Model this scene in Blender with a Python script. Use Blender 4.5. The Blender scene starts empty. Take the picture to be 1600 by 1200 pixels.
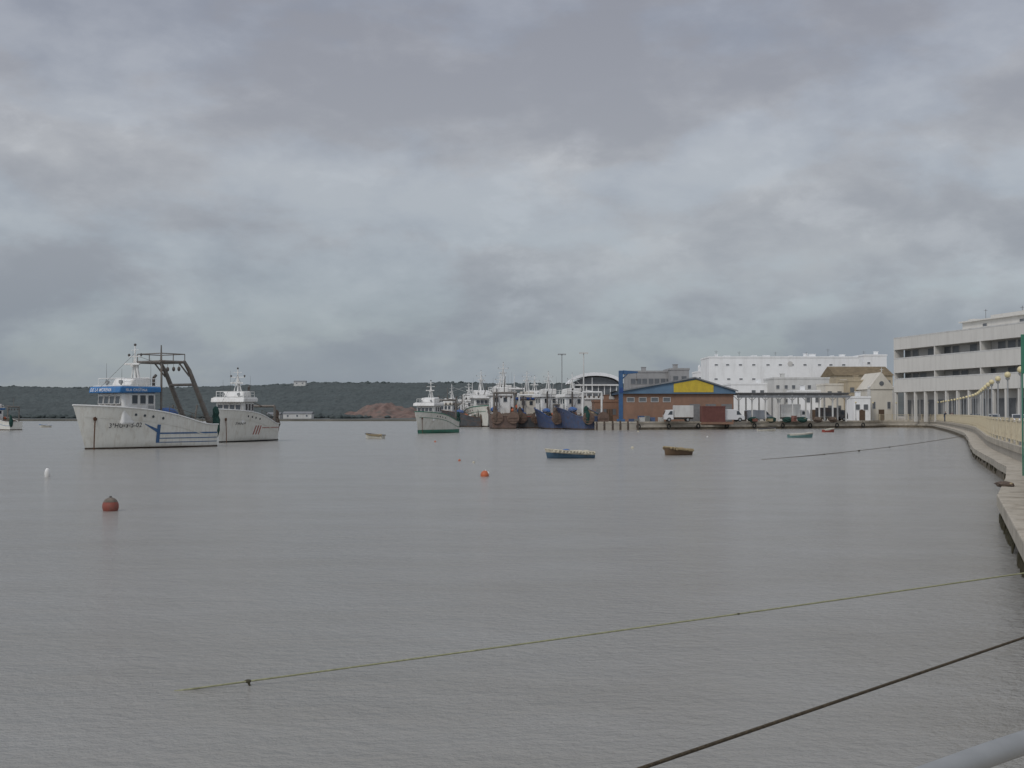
import bpy, math, random, bmesh
from mathutils import Vector, Matrix, noise
random.seed(7)
sc=bpy.context.scene
COL=sc.collection
F=1900.0
def X(px,D): return (px-800)/F*D      # survey bearing -> metres
def Zh(py,D): return 3+(645-py)/F*D   # survey elevation -> metres
# ------------------------------------------------------------ materials
def nt(m):
    m.use_nodes=True; return m.node_tree.nodes,m.node_tree.links
MC={}
def M(name,col,rough=.6,var=.15,scale=1.5,metal=0,dirt=None,damt=.0,dscale=(1.2,1.2,.35),bump=0,bscale=8,spec=.4):
    if name in MC: return MC[name]
    m=bpy.data.materials.new(name); N,Lk=nt(m); b=N['Principled BSDF']
    b.inputs['Roughness'].default_value=rough; b.inputs['Metallic'].default_value=metal
    b.inputs['Specular IOR Level'].default_value=spec
    tc=N.new('ShaderNodeTexCoord')
    n=N.new('ShaderNodeTexNoise'); n.inputs['Scale'].default_value=scale; n.inputs['Detail'].default_value=6
    n.inputs['Roughness'].default_value=.65
    Lk.new(tc.outputs['Object'],n.inputs['Vector'])
    r=N.new('ShaderNodeValToRGB'); r.color_ramp.elements[0].position=.3; r.color_ramp.elements[1].position=.7
    a=[max(0,c*(1-var)) for c in col]; d=[min(1,c*(1+var)) for c in col]
    r.color_ramp.elements[0].color=(*a,1); r.color_ramp.elements[1].color=(*d,1)
    Lk.new(n.outputs['Fac'],r.inputs['Fac']); out=r.outputs['Color']
    if dirt:
        mp=N.new('ShaderNodeMapping'); mp.inputs['Scale'].default_value=dscale
        Lk.new(tc.outputs['Object'],mp.inputs['Vector'])
        n2=N.new('ShaderNodeTexNoise'); n2.inputs['Scale'].default_value=2.2; n2.inputs['Detail'].default_value=8; n2.inputs['Roughness'].default_value=.7
        Lk.new(mp.outputs['Vector'],n2.inputs['Vector'])
        r2=N.new('ShaderNodeValToRGB'); r2.color_ramp.elements[0].position=.48; r2.color_ramp.elements[1].position=.75
        r2.color_ramp.elements[0].color=(0,0,0,1); r2.color_ramp.elements[1].color=(damt,damt,damt,1)
        Lk.new(n2.outputs['Fac'],r2.inputs['Fac'])
        mx=N.new('ShaderNodeMix'); mx.data_type='RGBA'
        Lk.new(r2.outputs['Color'],mx.inputs['Factor']); Lk.new(out,mx.inputs['A']); mx.inputs['B'].default_value=(*dirt,1)
        out=mx.outputs['Result']
    Lk.new(out,b.inputs['Base Color'])
    if bump:
        n3=N.new('ShaderNodeTexNoise'); n3.inputs['Scale'].default_value=bscale; n3.inputs['Detail'].default_value=5
        Lk.new(tc.outputs['Object'],n3.inputs['Vector'])
        bp=N.new('ShaderNodeBump'); bp.inputs['Strength'].default_value=bump; bp.inputs['Distance'].default_value=.05
        Lk.new(n3.outputs['Fac'],bp.inputs['Height']); Lk.new(bp.outputs['Normal'],b.inputs['Normal'])
    MC[name]=m; return m
RUST=(.16,.08,.04)
hullwhite=M('hull_white',(.70,.69,.63),.45,.04,dirt=(.38,.31,.22),damt=.5,dscale=(1.6,1.6,.3))
hullcream=M('hull_cream',(.64,.63,.57),.45,.07,dirt=(.3,.24,.16),damt=.6)
hullblue=M('hull_blue',(.055,.085,.16),.5,.2,dirt=RUST,damt=.8,dscale=(1.5,1.5,.6))
hullred=M('hull_rust',(.13,.09,.075),.6,.3,dirt=RUST,damt=.7)
hulldark=M('hull_dark',(.07,.075,.08),.5,.3,dirt=RUST,damt=.6)
hullgreen=M('hull_green',(.06,.13,.11),.5,.2,dirt=RUST,damt=.5)
white=M('white_paint',(.70,.70,.68),.45,.05,dirt=(.36,.29,.2),damt=.45)
blue=M('blue_paint',(.035,.16,.38),.5,.15,dirt=(.2,.25,.3),damt=.4)
craneblue=M('crane_blue',(.035,.10,.22),.55,.15,dirt=(.1,.11,.12),damt=.5)
dkblue=M('dark_blue_paint',(.02,.06,.2),.5,.15)
lettering=M('black_lettering',(.03,.03,.04),.6,.2)
wlett=M('white_lettering',(.8,.8,.8),.6,.05)
redp=M('red_paint',(.30,.06,.045),.55,.15,dirt=RUST,damt=.5)
greenp=M('green_paint',(.04,.17,.11),.5,.15)
boot=M('boot_brown',(.08,.055,.04),.7,.35,dirt=(.03,.03,.02),damt=.8,dscale=(2,2,2))
bootblack=M('boot_black',(.04,.035,.03),.7,.3)
bootgreen=M('boot_green',(.06,.20,.14),.7,.2,dirt=(.2,.07,.05),damt=.4)
steel=M('grey_steel',(.15,.14,.125),.55,.2,dirt=RUST,damt=.6,dscale=(2,2,1))
dsteel=M('dark_steel',(.09,.085,.08),.6,.2,dirt=RUST,damt=.5,dscale=(2,2,1))
glass=M('dark_glass',(.04,.05,.06),.12,.2,spec=.7)
farglass=M('haze_tinted_glass',(.12,.13,.14),.3,.2,spec=.5)  # glass for distant windows, lightened: air haze is put into the colour
deckm=M('deck_wood',(.2,.15,.1),.8,.25)
netg=M('net_green',(.02,.06,.05),.95,.5,scale=9,bump=1,bscale=20)
netb=M('net_brown',(.12,.09,.07),.95,.4,scale=9,bump=1,bscale=20)
tarp=M('blue_tarp',(.06,.13,.32),.6,.2,scale=3,bump=.5)
rubber=M('black_rubber',(.025,.025,.025),.85,.2)
orange=M('orange_plastic',(.46,.12,.05),.5,.15)
yellowp=M('yellow_paint',(.52,.39,.04),.5,.1,dirt=(.3,.2,.05),damt=.5)
ropem=M('rope_dark',(.085,.065,.04),.95,.4,scale=20,bump=.8,bscale=60)
ropel=M('rope_weathered',(.15,.13,.10),.95,.4,scale=3)
ropey=M('rope_yellow',(.27,.27,.16),.9,.3,scale=20)
wallw=M('wall_white',(.78,.79,.79),.85,.04,scale=.3,dirt=(.5,.5,.48),damt=.5,dscale=(.3,.3,.06))
wallg=M('wall_grey_white',(.56,.56,.54),.85,.08,scale=.3,dirt=(.33,.31,.28),damt=.6,dscale=(.3,.3,.06))
wallb=M('wall_beige',(.60,.57,.50),.85,.07,scale=.3,dirt=(.4,.36,.3),damt=.5,dscale=(.3,.3,.06))
wallc=M('wall_concrete',(.32,.32,.32),.85,.12,scale=.3,dirt=(.18,.17,.16),damt=.6,dscale=(.4,.4,.08))
wallm=M('wall_modern',(.63,.615,.575),.8,.04,scale=.2,dirt=(.42,.40,.36),damt=.5,dscale=(.5,.5,.05))
wally=M('wall_ochre',(.42,.36,.26),.85,.12,scale=.3,dirt=(.3,.25,.18),damt=.5)
roofo=M('roof_tile_brown',(.18,.14,.085),.9,.3,scale=.8,bump=.5)
brick=M('brick_orange',(.25,.15,.105),.9,.15,scale=.6,dirt=(.19,.14,.11),damt=.6,dscale=(.5,.5,.2))
roofg=M('roof_grey',(.20,.21,.22),.7,.12,scale=.5,dirt=(.14,.12,.10),damt=.6)
roofbl=M('roof_fascia_blue',(.10,.17,.25),.6,.15,scale=.5)
stone=M('quay_stone',(.44,.40,.33),.9,.18,scale=.7,dirt=(.20,.17,.12),damt=.8,dscale=(.7,.7,.7),bump=.5,bscale=5)
slabm=M('ledge_concrete',(.45,.41,.34),.9,.16,scale=1.2,dirt=(.17,.14,.10),damt=.85,dscale=(.9,.9,.9),bump=.6,bscale=9)
wetst=M('wet_stone',(.19,.155,.11),.7,.35,scale=1.3,dirt=(.05,.05,.03),damt=.9,dscale=(1,1,1),bump=.8,bscale=5)
pave=M('pavement_grey',(.38,.35,.30),.9,.12,scale=.3,dirt=(.25,.23,.19),damt=.6,dscale=(.3,.3,.3))
asph=M('asphalt',(.07,.07,.07),.9,.15,scale=.5)
fencem=M('fence_cream',(.52,.46,.33),.6,.12,scale=3,dirt=RUST,damt=.4,dscale=(2,2,1))
globe=M('globe_opal',(.62,.54,.32),.35,.08,scale=4)
galv=M('galvanised',(.30,.31,.31),.45,.12,scale=6,metal=.2)
weed=M('seaweed',(.055,.05,.03),.95,.4,scale=8)
skin=M('skin',(.4,.25,.18),.6,.05); cloth=M('dark_cloth',(.03,.035,.05),.9,.2); hairm=M('hair',(.02,.015,.01),.8,.1)
trou=M('trousers_blue',(.05,.07,.12),.9,.2)
framegr=M('frame_grey',(.34,.345,.34),.5,.1)
# ------------------------------------------------------------ mesh builder
class MB:
    def __init__(s): s.v=[]; s.f=[]; s.mi=[]; s.cur=0
    def add(s,vs,fs):
        o=len(s.v); s.v+= [tuple(v) for v in vs]
        for f in fs: s.f.append([i+o for i in f]); s.mi.append(s.cur)
        return s
    def box(s,c,d,rz=0):
        x,y,z=[q/2 for q in d]; vs=[]
        cr,sr=math.cos(rz),math.sin(rz)
        for a in (-x,x):
            for b in (-y,y):
                for e in (-z,z): vs.append((c[0]+a*cr-b*sr,c[1]+a*sr+b*cr,c[2]+e))
        return s.add(vs,[(0,1,3,2),(4,6,7,5),(0,4,5,1),(2,3,7,6),(0,2,6,4),(1,5,7,3)])
    def bb(s,x0,x1,y0,y1,z0,z1): return s.box(((x0+x1)/2,(y0+y1)/2,(z0+z1)/2),(x1-x0,y1-y0,z1-z0))
    def tube(s,pts,r,n=8,cap=True):
        pts=[Vector(p) for p in pts]; vs=[]; fs=[]; m=len(pts)
        for i,p in enumerate(pts):
            t=(pts[min(i+1,m-1)]-pts[max(i-1,0)]).normalized()
            up=Vector((0,0,1)) if abs(t.z)<.95 else Vector((1,0,0))
            a=t.cross(up).normalized(); b=t.cross(a)
            rr=r[i] if isinstance(r,(list,tuple)) else r
            for k in range(n):
                q=2*math.pi*k/n; vs.append(p+a*math.cos(q)*rr+b*math.sin(q)*rr)
        for i in range(m-1):
            for k in range(n): fs.append((i*n+k,i*n+(k+1)%n,(i+1)*n+(k+1)%n,(i+1)*n+k))
        if cap: fs.append(tuple(range(n))[::-1]); fs.append(tuple((m-1)*n+k for k in range(n)))
        return s.add(vs,fs)
    def cyl(s,a,b,r,r2=None,n=10): return s.tube([a,b],[r,r if r2 is None else r2],n)
    def ball(s,c,r,n=10,sq=(1,1,1),jit=0):
        vs=[];fs=[];m=max(5,n*2//3)
        for i in range(m+1):
            th=math.pi*i/m
            for k in range(n):
                ph=2*math.pi*k/n; j=1+(random.uniform(-jit,jit) if jit else 0)
                vs.append((c[0]+r*sq[0]*j*math.sin(th)*math.cos(ph),c[1]+r*sq[1]*j*math.sin(th)*math.sin(ph),c[2]+r*sq[2]*math.cos(th)))
        for i in range(m):
            for k in range(n): fs.append((i*n+k,(i+1)*n+k,(i+1)*n+(k+1)%n,i*n+(k+1)%n))
        return s.add(vs,fs)
    def prism(s,poly,y0,y1):   # poly in xz, extruded in y
        n=len(poly); vs=[(p[0],y0,p[1]) for p in poly]+[(p[0],y1,p[1]) for p in poly]
        fs=[tuple(range(n)),tuple(range(n,2*n))[::-1]]+[(i,i+n,(i+1)%n+n,(i+1)%n) for i in range(n)]
        return s.add(vs,fs)
    def slab(s,poly,z0,z1):
        n=len(poly); vs=[(p[0],p[1],z0) for p in poly]+[(p[0],p[1],z1) for p in poly]
        fs=[tuple(range(n))[::-1],tuple(range(n,2*n))]+[(i,(i+1)%n,(i+1)%n+n,i+n) for i in range(n)]
        return s.add(vs,fs)
    def make(s,name,mats,parent=None,smooth=False,bevel=0,loc=None,rz=0,label=None,seg=2):
        me=bpy.data.meshes.new(name); me.from_pydata(s.v,[],s.f)
        if not isinstance(mats,(list,tuple)): mats=[mats]
        for m in mats: me.materials.append(m)
        me.polygons.foreach_set('material_index',s.mi)
        if smooth: me.polygons.foreach_set('use_smooth',[True]*len(s.f))
        me.update()
        o=bpy.data.objects.new(name,me); COL.objects.link(o)
        if parent: o.parent=parent
        if loc: o.location=loc
        o.rotation_euler[2]=rz
        if bevel:
            b=o.modifiers.new('bevel','BEVEL'); b.width=bevel; b.segments=seg; b.limit_method='ANGLE'
        if label: o['label']=label
        return o
def thing(name,label,cat,loc=(0,0,0),rz=0,s=1,group=None):
    e=bpy.data.objects.new(name,None); COL.objects.link(e); e.location=loc; e.rotation_euler[2]=rz; e.scale=(s,s,s)
    e.empty_display_size=.3; tag(e,label,cat,group); return e
def tag(o,label,cat,group=None):
    o['label']=label; o['category']=cat
    if group: o['group']=group
    return o
def clone(src,loc,rz=0,s=None,label=None):
    t=src.copy(); COL.objects.link(t); t.location=loc; t.rotation_euler[2]=rz
    if s: t.scale=(s,s,s)
    if label: t['label']=label
    for c in list(src.children): _cl(c,t)
    return t
def _cl(c,t):
    k=c.copy(); k.parent=t; COL.objects.link(k)
    for q in list(c.children): _cl(q,k)
def dup(o,loc,rz=None):
    k=o.copy(); COL.objects.link(k); k.location=loc
    if rz is not None: k.rotation_euler[2]=rz
    return k
def structure(o): o['kind']='structure'; return o
def textmesh(body,size,extr=0):
    cu=bpy.data.curves.new('t','FONT'); cu.body=body; cu.size=size; cu.extrude=extr; cu.offset=.004*size; cu.space_character=1.12
    o=bpy.data.objects.new('t',cu); COL.objects.link(o); bpy.context.view_layer.update()
    dg=bpy.context.evaluated_depsgraph_get(); me=o.evaluated_get(dg).to_mesh()
    vs=[tuple(v.co) for v in me.vertices]; fs=[tuple(p.vertices) for p in me.polygons]
    o.evaluated_get(dg).to_mesh_clear(); bpy.data.objects.remove(o); bpy.data.curves.remove(cu)
    return vs,fs
# ------------------------------------------------------------ hull maths
class Hull:
    def __init__(s,L,B,hb,hs,zk=.7,ex=1.2,rk=.09): s.L,s.B,s.hb,s.hs,s.zk,s.ex,s.rake=L,B,hb,hs,zk,ex,rk*L
    def h(s,u):
        a=max(0,(u-.06)/.94)
        q=a**s.ex if s.ex>=1 else a*a/(a*a+.12)*1.12*(.8+.2*a)   # smooth sweep down to the stern
        return s.hs+(s.hb-s.hs)*q
    def t(s,u,z): return min(1,max(0,(z+s.zk)/(s.h(u)+s.zk)))
    def w(s,u,z):
        t=s.t(u,z); k=max(0,(u-.4)/.6); k2=max(0,(u-.3)/.7)
        top=1-k**3.6; low=.9*(1-k2**1.8); st=1-.15*(max(0,.25-u)/.25)**2; f=t**1.35
        return s.B/2*st*(low*(1-f)+top*f)*min(1,.55+1.8*t)
    def x(s,u,z): return (u-.5)*s.L+s.rake*s.t(u,z)*u**6
    def u(s,x,z):
        u=x/s.L+.5
        for _ in range(12): u=(x-s.rake*s.t(u,z)*max(0,u)**6)/s.L+.5; u=min(1,max(0,u))
        return u
    def P(s,x,z,side,off): 
        u=s.u(x,z); return (x,side*(s.w(u,z)+off),z)
    def shell(s,mb,ns=36,nv=14,inset=0,z0=None,side=(1,-1)):
        for sd in side:
            vs=[];fs=[]
            for i in range(ns+1):
                u=i/ns; hh=s.h(u); zb=-s.zk if z0 is None else z0
                for j in range(nv+1):
                    z=zb+(hh-zb)*j/nv; vs.append((s.x(u,z)-(inset if u>.95 else 0)+(inset if u<.02 else 0),sd*max(0,s.w(u,z)-inset),z))
            for i in range(ns):
                for j in range(nv):
                    a=i*(nv+1)+j; fs.append((a,a+nv+1,a+nv+2,a+1) if sd<0 else (a,a+1,a+nv+2,a+nv+1))
            mb.add(vs,fs)
        zb=-s.zk if z0 is None else z0
        a=[]
        for j in range(nv+1):
            z=zb+(s.h(0)-zb)*j/nv; a.append((s.x(0,z)+inset,s.w(0,z)-inset,z))
        b=[(p[0],-p[1],p[2]) for p in a]
        mb.add(a+b,[(j,j+nv+1,j+nv+2,j+1) for j in range(nv)])
    def patch(s,mb,c,side,off=.02,nu=14,nv=2):
        vs=[];fs=[]
        for i in range(nu+1):
            for j in range(nv+1):
                a=i/nu;b=j/nv
                x=(c[0][0]*(1-a)+c[1][0]*a)*(1-b)+(c[3][0]*(1-a)+c[2][0]*a)*b
                z=(c[0][1]*(1-a)+c[1][1]*a)*(1-b)+(c[3][1]*(1-a)+c[2][1]*a)*b
                vs.append(s.P(x,z,side,off))
        for i in range(nu):
            for j in range(nv): q=i*(nv+1)+j; fs.append((q,q+nv+1,q+nv+2,q+1))
        mb.add(vs,fs)
    def band(s,mb,za,zb,side,off=.02,u0=0,u1=1,n=36,sheer=False,nv=6):
        vs=[];fs=[]
        for i in range(n+1):
            u=u0+(u1-u0)*i/n; base=s.h(u) if sheer else 0
            for j in range(nv+1):
                z=base+za+(zb-za)*j/nv; vs.append((s.x(u,z)+(off if u>.98 else 0),side*(s.w(u,z)+off),z))
        for i in range(n):
            for j in range(nv): q=i*(nv+1)+j; fs.append((q,q+nv+1,q+nv+2,q+1))
        mb.add(vs,fs)
    def text(s,mb,body,size,x0,z0,side,off=.05):
        vs,fs=textmesh(body,size)
        mb.add([s.P(x0-side*v[0]*.86,z0+v[1]+.02*v[0],side,off) for v in vs],fs)
def window_bar(mb,w,h,t=.06):
    mb.cur=0
    mb.bb(-w/2,w/2,-.05,.03,-h/2,-h/2+t).bb(-w/2,w/2,-.05,.03,h/2-t,h/2)
    mb.bb(-w/2,-w/2+t,-.048,.03,-h/2+t,h/2-t).bb(w/2-t,w/2,-.048,.03,-h/2+t,h/2-t)
    mb.cur=1; mb.bb(-w/2+t,w/2-t,-.02,.02,-h/2+t,h/2-t); return mb
# ------------------------------------------------------------ trawler
def trawler(label,loc,ang,s=1,hull=hullwhite,bootm=boot,trim=dkblue,canopy=blue,house=white,L=12.2,B=4.4,hb=3.6,hs=1.95,
            reg=None,name=None,stripes=None,gantry='slant',doors=False,group='fishing boats on the estuary',net=netg,hx=.6,masth=8.7,detail=True,ex=.6,gr=1.0,z1=4.9,bt=.2,hl=3.0,hw=1.6,fb=.9,rk=.09,booms=0):
    T=thing('fishing_trawler',label,'fishing boat',(loc[0],loc[1],0),math.radians(ang),s,group)
    H=Hull(L,B,hb,hs,ex=ex,rk=rk)
    mb=MB(); H.shell(mb); mb.make('hull',hull,T,smooth=True)
    mb=MB()
    vs=[];fs=[];n=26
    for i in range(n+1):
        u=i/n*.985; zt=H.h(u)-.02; zd=max(.8,H.h(u)-.85)
        vs+=[(H.x(u,zd)+(.05 if i==0 else 0),-(H.w(u,zd)-.05),zd),(H.x(u,zd)+(.05 if i==0 else 0),H.w(u,zd)-.05,zd),(H.x(u,zt)+(.05 if i==0 else 0),-max(0,H.w(u,zt)-.06),zt),(H.x(u,zt)+(.05 if i==0 else 0),max(0,H.w(u,zt)-.06),zt)]
    for i in range(n):
        a=4*i; fs+=[(a,a+4,a+5,a+1),(a,a+2,a+6,a+4),(a+1,a+5,a+7,a+3)]
    mb.add(vs,fs); mb.make('deck',deckm,T)
    mb=MB()
    for sd in (1,-1):
        mb.tube([(H.x(i/30,H.h(i/30)),sd*H.w(i/30,H.h(i/30)),H.h(i/30)+.03) for i in range(31)],.075,6)
    mb.cyl((H.x(0,hs),-H.w(0,hs),hs+.03),(H.x(0,hs),H.w(0,hs),hs+.03),.075,n=6)
    mb.make('cap_rail',trim if hull not in(hullwhite,) else white,T)
    mb=MB()
    for sd in (1,-1): H.band(mb,-.4,bt,sd,.035,nv=8)
    tz=H.w(0,.1)+.035; mb.add([(-L/2-.02,-tz,-.4),(-L/2-.02,tz,-.4),(-L/2-.02,tz,bt),(-L/2-.02,-tz,bt)],[(0,1,2,3)])
    mb.make('boot_band',bootm,T)
    mb=MB()
    for sd in (1,-1): H.band(mb,-.95,-.88,sd,.04,.0,.97,sheer=True,nv=2)
    mb.make('rubbing_strake',trim if stripes is None else hull,T)
    if stripes:
        mb=MB(); stripes(H,mb); mb.make('hull_stripe',trim,T)
    if reg:
        mb=MB(); H.text(mb,reg[0],reg[1],reg[2],reg[3],1,.04); mb.make('registration_lettering',lettering,T)
    x0,x1=hx,hx+hl; z0=2.0; zw=z1-.60
    mb=MB(); mb.prism([(x0,z0),(x1+.15,z0),(x1+.05,z1-1.2),(x1+.18,z1),(x0,z1)],-hw,hw)
    wh=mb.make('wheelhouse',house,T,bevel=.22,seg=4)
    wm=window_bar(MB(),.66,.80,.04)
    w0=None
    def putw(px,py,pz,rz,tilt=0,sx=1):
        nonlocal w0
        if w0 is None: w0=wm.make('window',[house,glass],wh); o=w0
        else: o=w0.copy(); COL.objects.link(o)
        o.location=(px,py,pz); o.rotation_euler=(tilt,0,rz); o.scale=(sx,1,1); return o
    for i in range(4): putw(x1+.15,(-1.05+.70*i)*hw/1.6,zw,math.pi/2,math.radians(-6))
    for i in range(3):
        putw(x0+.6+.82*i,-hw-.01,zw,0); putw(x0+.6+.82*i,hw+.01,zw,math.pi)
    for i in range(2): putw(x0-.01,-.7+1.4*i,zw,-math.pi/2)
    mb=MB(); mb.bb(x0+.25,x0+.85,hw,hw+.04,2.1,z1-1.1); mb.make('door',framegr,wh)
    ch=.46 if name else .42
    mb=MB()
    mb.prism([(x0-.25,z1+.0),(x1+.75,z1-.08),(x1+.6,z1+ch),(x0-.25,z1+ch)],-hw-.35,hw+.35)
    cn=mb.make('canopy',canopy,T,bevel=.1,seg=3)
    mb=MB(); mb.bb(x0-.3,x1+.35,-hw-.2,hw+.2,z1+ch+.005,z1+ch+.1); mb.make('roof',house,T,bevel=.04)
    if name:
        mb=MB(); v,f=textmesh(name[0],.38); mb.add([(x1+.80-.15*(q[1]+.1)/.54+.02,-1.75+q[0]*.95,z1+.06+q[1]) for q in v],f); mb.make('name_lettering',wlett,cn)
        mb=MB(); v,f=textmesh(name[1],.30); mb.add([(x1+.1-q[0],hw+.37,z1+.09+q[1]) for q in v],f); mb.make('port_lettering',wlett,cn)
    zr=z1+ch+.1
    mb=MB()
    for sd in (1,-1):
        mb.tube([(x0,sd*hw,zr),(x0,sd*hw,zr+.6),(x1,sd*hw,zr+.6),(x1,sd*hw,zr)],.035,5)
        mb.cyl((x0,sd*hw,zr+.3),(x1,sd*hw,zr+.3),.02,n=5)
        for q in (1,2): mb.cyl((x0+q*1.0,sd*hw,zr),(x0+q*1.0,sd*hw,zr+.6),.025,n=5)
    mb.cyl((x1,-hw,zr+.6),(x1,hw,zr+.6),.035,n=5)
    mb.make('roof_railing',white,T)
    mb=MB(); mb.prism([(x0+.2,zr),(x0+2.4,zr),(x0+2.0,zr+fb*.85),(x0+.2,zr+fb)],-1.25,1.25); mb.make('flybridge_box',house,T,bevel=.15,seg=3)
    mx=x0+.9; mt=masth
    mb=MB(); mb.cyl((mx,0,zr),(mx,0,mt),.11,.06); 
    mb.cyl((mx-.7,0,zr),(mx,0,mt-1.0),.06,n=6).cyl((mx,.6,zr),(mx,.05,mt-1),.06,n=6).cyl((mx,-.6,zr),(mx,-.05,mt-1),.06,n=6)
    mb.cyl((mx,-.8,mt-.9),(mx,.8,mt-.9),.045,n=6).cyl((mx,-.5,mt-.35),(mx,.5,mt-.35),.03,n=6)
    ms=mb.make('mast',white,T)
    mb=MB(); mb.box((mx+.3,0,mt-1.55),(.25,1.4,.16),.4).cyl((mx+.3,0,mt-1.8),(mx+.3,0,mt-1.6),.14); mb.make('radar',white,ms,bevel=.03)
    l0=None; lr=.12 if s<1.04 else .07
    for a,zq in ((-.8,mt-.75),(.8,mt-.75),(0,mt+.1)):
        if l0 is None: mb=MB(); mb.ball((0,0,0),lr,8).cyl((0,0,-.15),(0,0,-.05),.05,n=6); l0=mb.make('navigation_light',dsteel if s<1.04 else galv,ms); l0.location=(mx,a,zq)
        else: dup(l0,(mx,a,zq))
    a0=None
    for (a,b,c) in ((x0+.2,1.2,2.4),(x0+.2,-1.2,3.0),(x1-.2,-.9,1.9),(x1-.3,1.0,1.4)):
        if a0 is None: mb=MB(); mb.cyl((0,0,0),(0,0,2.4),.02,.008,5); a0=mb.make('whip_antenna',dsteel,T); a0.location=(a,b,zr)
        else: k=dup(a0,(a,b,zr)); k.scale[2]=c/2.4
    s0=None
    for y in (.9,-.9):
        if s0 is None: mb=MB(); mb.cyl((0,0,0),(0,0,.2),.05,n=6).cyl((-.12,0,.3),(.12,0,.3),.15,.17); s0=mb.make('searchlight',galv,T); s0.location=(x1-.3,y,zr)
        else: dup(s0,(x1-.3,y,zr))
    mb=MB(); mb.cyl((x0-.5,.7,1.6),(x0-.5,.7,6.0),.16,.13,8).cyl((x0-.5,.7,6.0),(x0-.75,.7,6.25),.13,.13,8); mb.make('exhaust_pipe',dsteel,T)
    gy=1.6; gf=hx-.6; gb=gf-2.5; gz=7.4; sx=-L/2+.7
    mb=MB()
    if gantry=='slant':
      for sd in (1,-1):
        y=sd*gy
        mb.cyl((gf,y,1.2),(gf,y,gz),.09*gr,n=8)
        mb.cyl((gf+.2,y,gz),(gb,y,gz),.12*gr,n=8)
        mb.tube([(gb+.1,y,gz+.12),(gb-.5,y,gz-.7),(sx,y,1.9)],[.14*gr,.19*gr,.24*gr],8)
        mb.cyl((gb+.7,y,gz),(gb-.5,y,gz-1.2),.07,n=6)
        mb.cyl((sx+1.5,y,3.7),(sx+1.9,y,1.4),.08,n=6)
        for a in (gf,gb,(gf+gb)/2): mb.cyl((a,sd*gy,gz),(a,sd*gy,gz+.7),.04,n=5)
        mb.cyl((gf,sd*gy,gz+.7),(gb,sd*gy,gz+.7),.045,n=5)
      for a in (gf,gb,(gf+gb)/2): mb.cyl((a,-gy,gz),(a,gy,gz),.11,n=8)
      mb.cyl((gb+(sx-gb)*.35,-gy,gz+(1.9-gz)*.35),(gb+(sx-gb)*.35,gy,gz+(1.9-gz)*.35),.12,n=8)
      mb.cyl((gf,-gy,gz+.7),(gf,gy,gz+.7),.045,n=5).cyl((gb,-gy,gz+.7),(gb,gy,gz+.7),.045,n=5)
      mb.cyl(((gf+gb)/2,0,gz),((gf+gb)/2,0,gz+1.5),.1,.05,8)
    elif gantry=='post':
      for sd in (1,-1):
        y=sd*gy; mb.cyl((sx+.3,y,1.2),(sx+.3,y,5.6),.15,n=8); mb.cyl((sx+.3,y,5.5),(gf,y,6.0),.07,n=6)
      mb.cyl((sx+.3,-gy,5.6),(sx+.3,gy,5.6),.16,n=8).cyl((sx+.3,0,5.6),(sx+.3,0,7.8),.08,.04,8)
    else:
      for sd in (1,-1): mb.cyl((sx,sd*gy,1.2),(sx,sd*gy,4.0),.15,n=8)
      mb.cyl((sx,-gy,4.0),(sx,gy,4.0),.15,n=8).cyl((sx,0,4.0),(gf,0,4.9),.06,n=6)
    g=mb.make('gantry',white if (booms and gantry=='post' and hull is not hullred) else steel,T)
    if gantry!='low':
        p0=None
        for y in (-1.1,-.3,.5,1.2):
            a=(gb+.3,y,gz-.12) if gantry=='slant' else (sx+.3,y,5.4)
            if p0 is None: mb=MB(); mb.cyl((0,0,0),(0,0,-.35),.02,n=4).ball((0,0,-.45),.18,8,(.6,1,1.2)); p0=mb.make('pulley_block',dsteel,g); p0.location=a
            else: dup(p0,a)
    if booms:
        for k,(bx,by,bz) in enumerate(((sx+1.0,1.2,masth-2.2),(L/2-1.5,.3,masth-2.6),(sx+.4,-1.0,masth-3.0))[:booms]):
            mb=MB(); mb.cyl((mx-.3 if k!=1 else mx+.3,0,3.2 if k!=1 else 4.2),(bx,by,bz),.08,.05,7).cyl((bx,by,bz),(mx,0,mt-.5),.015,n=4)
            mb.make('derrick_boom',white if k==0 else steel,T)
        for k in range(4):
            mb=MB(); q=(-1.0-1.1*k,random.uniform(-1.2,1.2),hs+random.uniform(.1,.5)); mb.ball(q,.42,8,(1.2,1,.8),.2); mb.make('deck_gear',random.choice([orange,tarp,netg,cryM,white]),T)
    mb=MB()
    mb.cyl((mx,0,mt-.8),(gf,0.6,gz if gantry=='slant' else 5.0),.015,n=4).cyl((mx,0,mt-.6),(L/2+.6,0,hb),.014,n=4)
    mb.make('rigging_wire',dsteel,T)
    mb=MB(); mb.cyl((-1.4,-1.1,1.9),(-1.4,1.1,1.9),.35,n=14)
    for y in (-1.15,-.1,1.1): mb.cyl((-1.4,y,1.9),(-1.4,y+.07,1.9),.6,n=16)
    mb.make('winch_drum',dsteel,T)
    mb=MB(); mb.ball((-3.4,.2,1.7),.85,12,(1.7,1.4,.8),.18); mb.ball((-4.6,-.4,1.7),.8,12,(1.1,1.4,1.0),.18); mb.make('net_heap',netb,T)
    mb=MB(); mb.ball((-L/2-.05,B*.33,1.9),.45,12,(.8,1.1,2.7),.2); mb.ball((-L/2+.0,B*.35,3.0),.34,10,(.8,1,1.8),.2); mb.make('hanging_net',net,T)
    if detail:
        mb=MB(); mb.ball((-.9,1.2,3.0),.75,12,(1.5,.8,.6),.12); mb.make('tarpaulin_cover',tarp,T)
    mb=MB()
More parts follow.
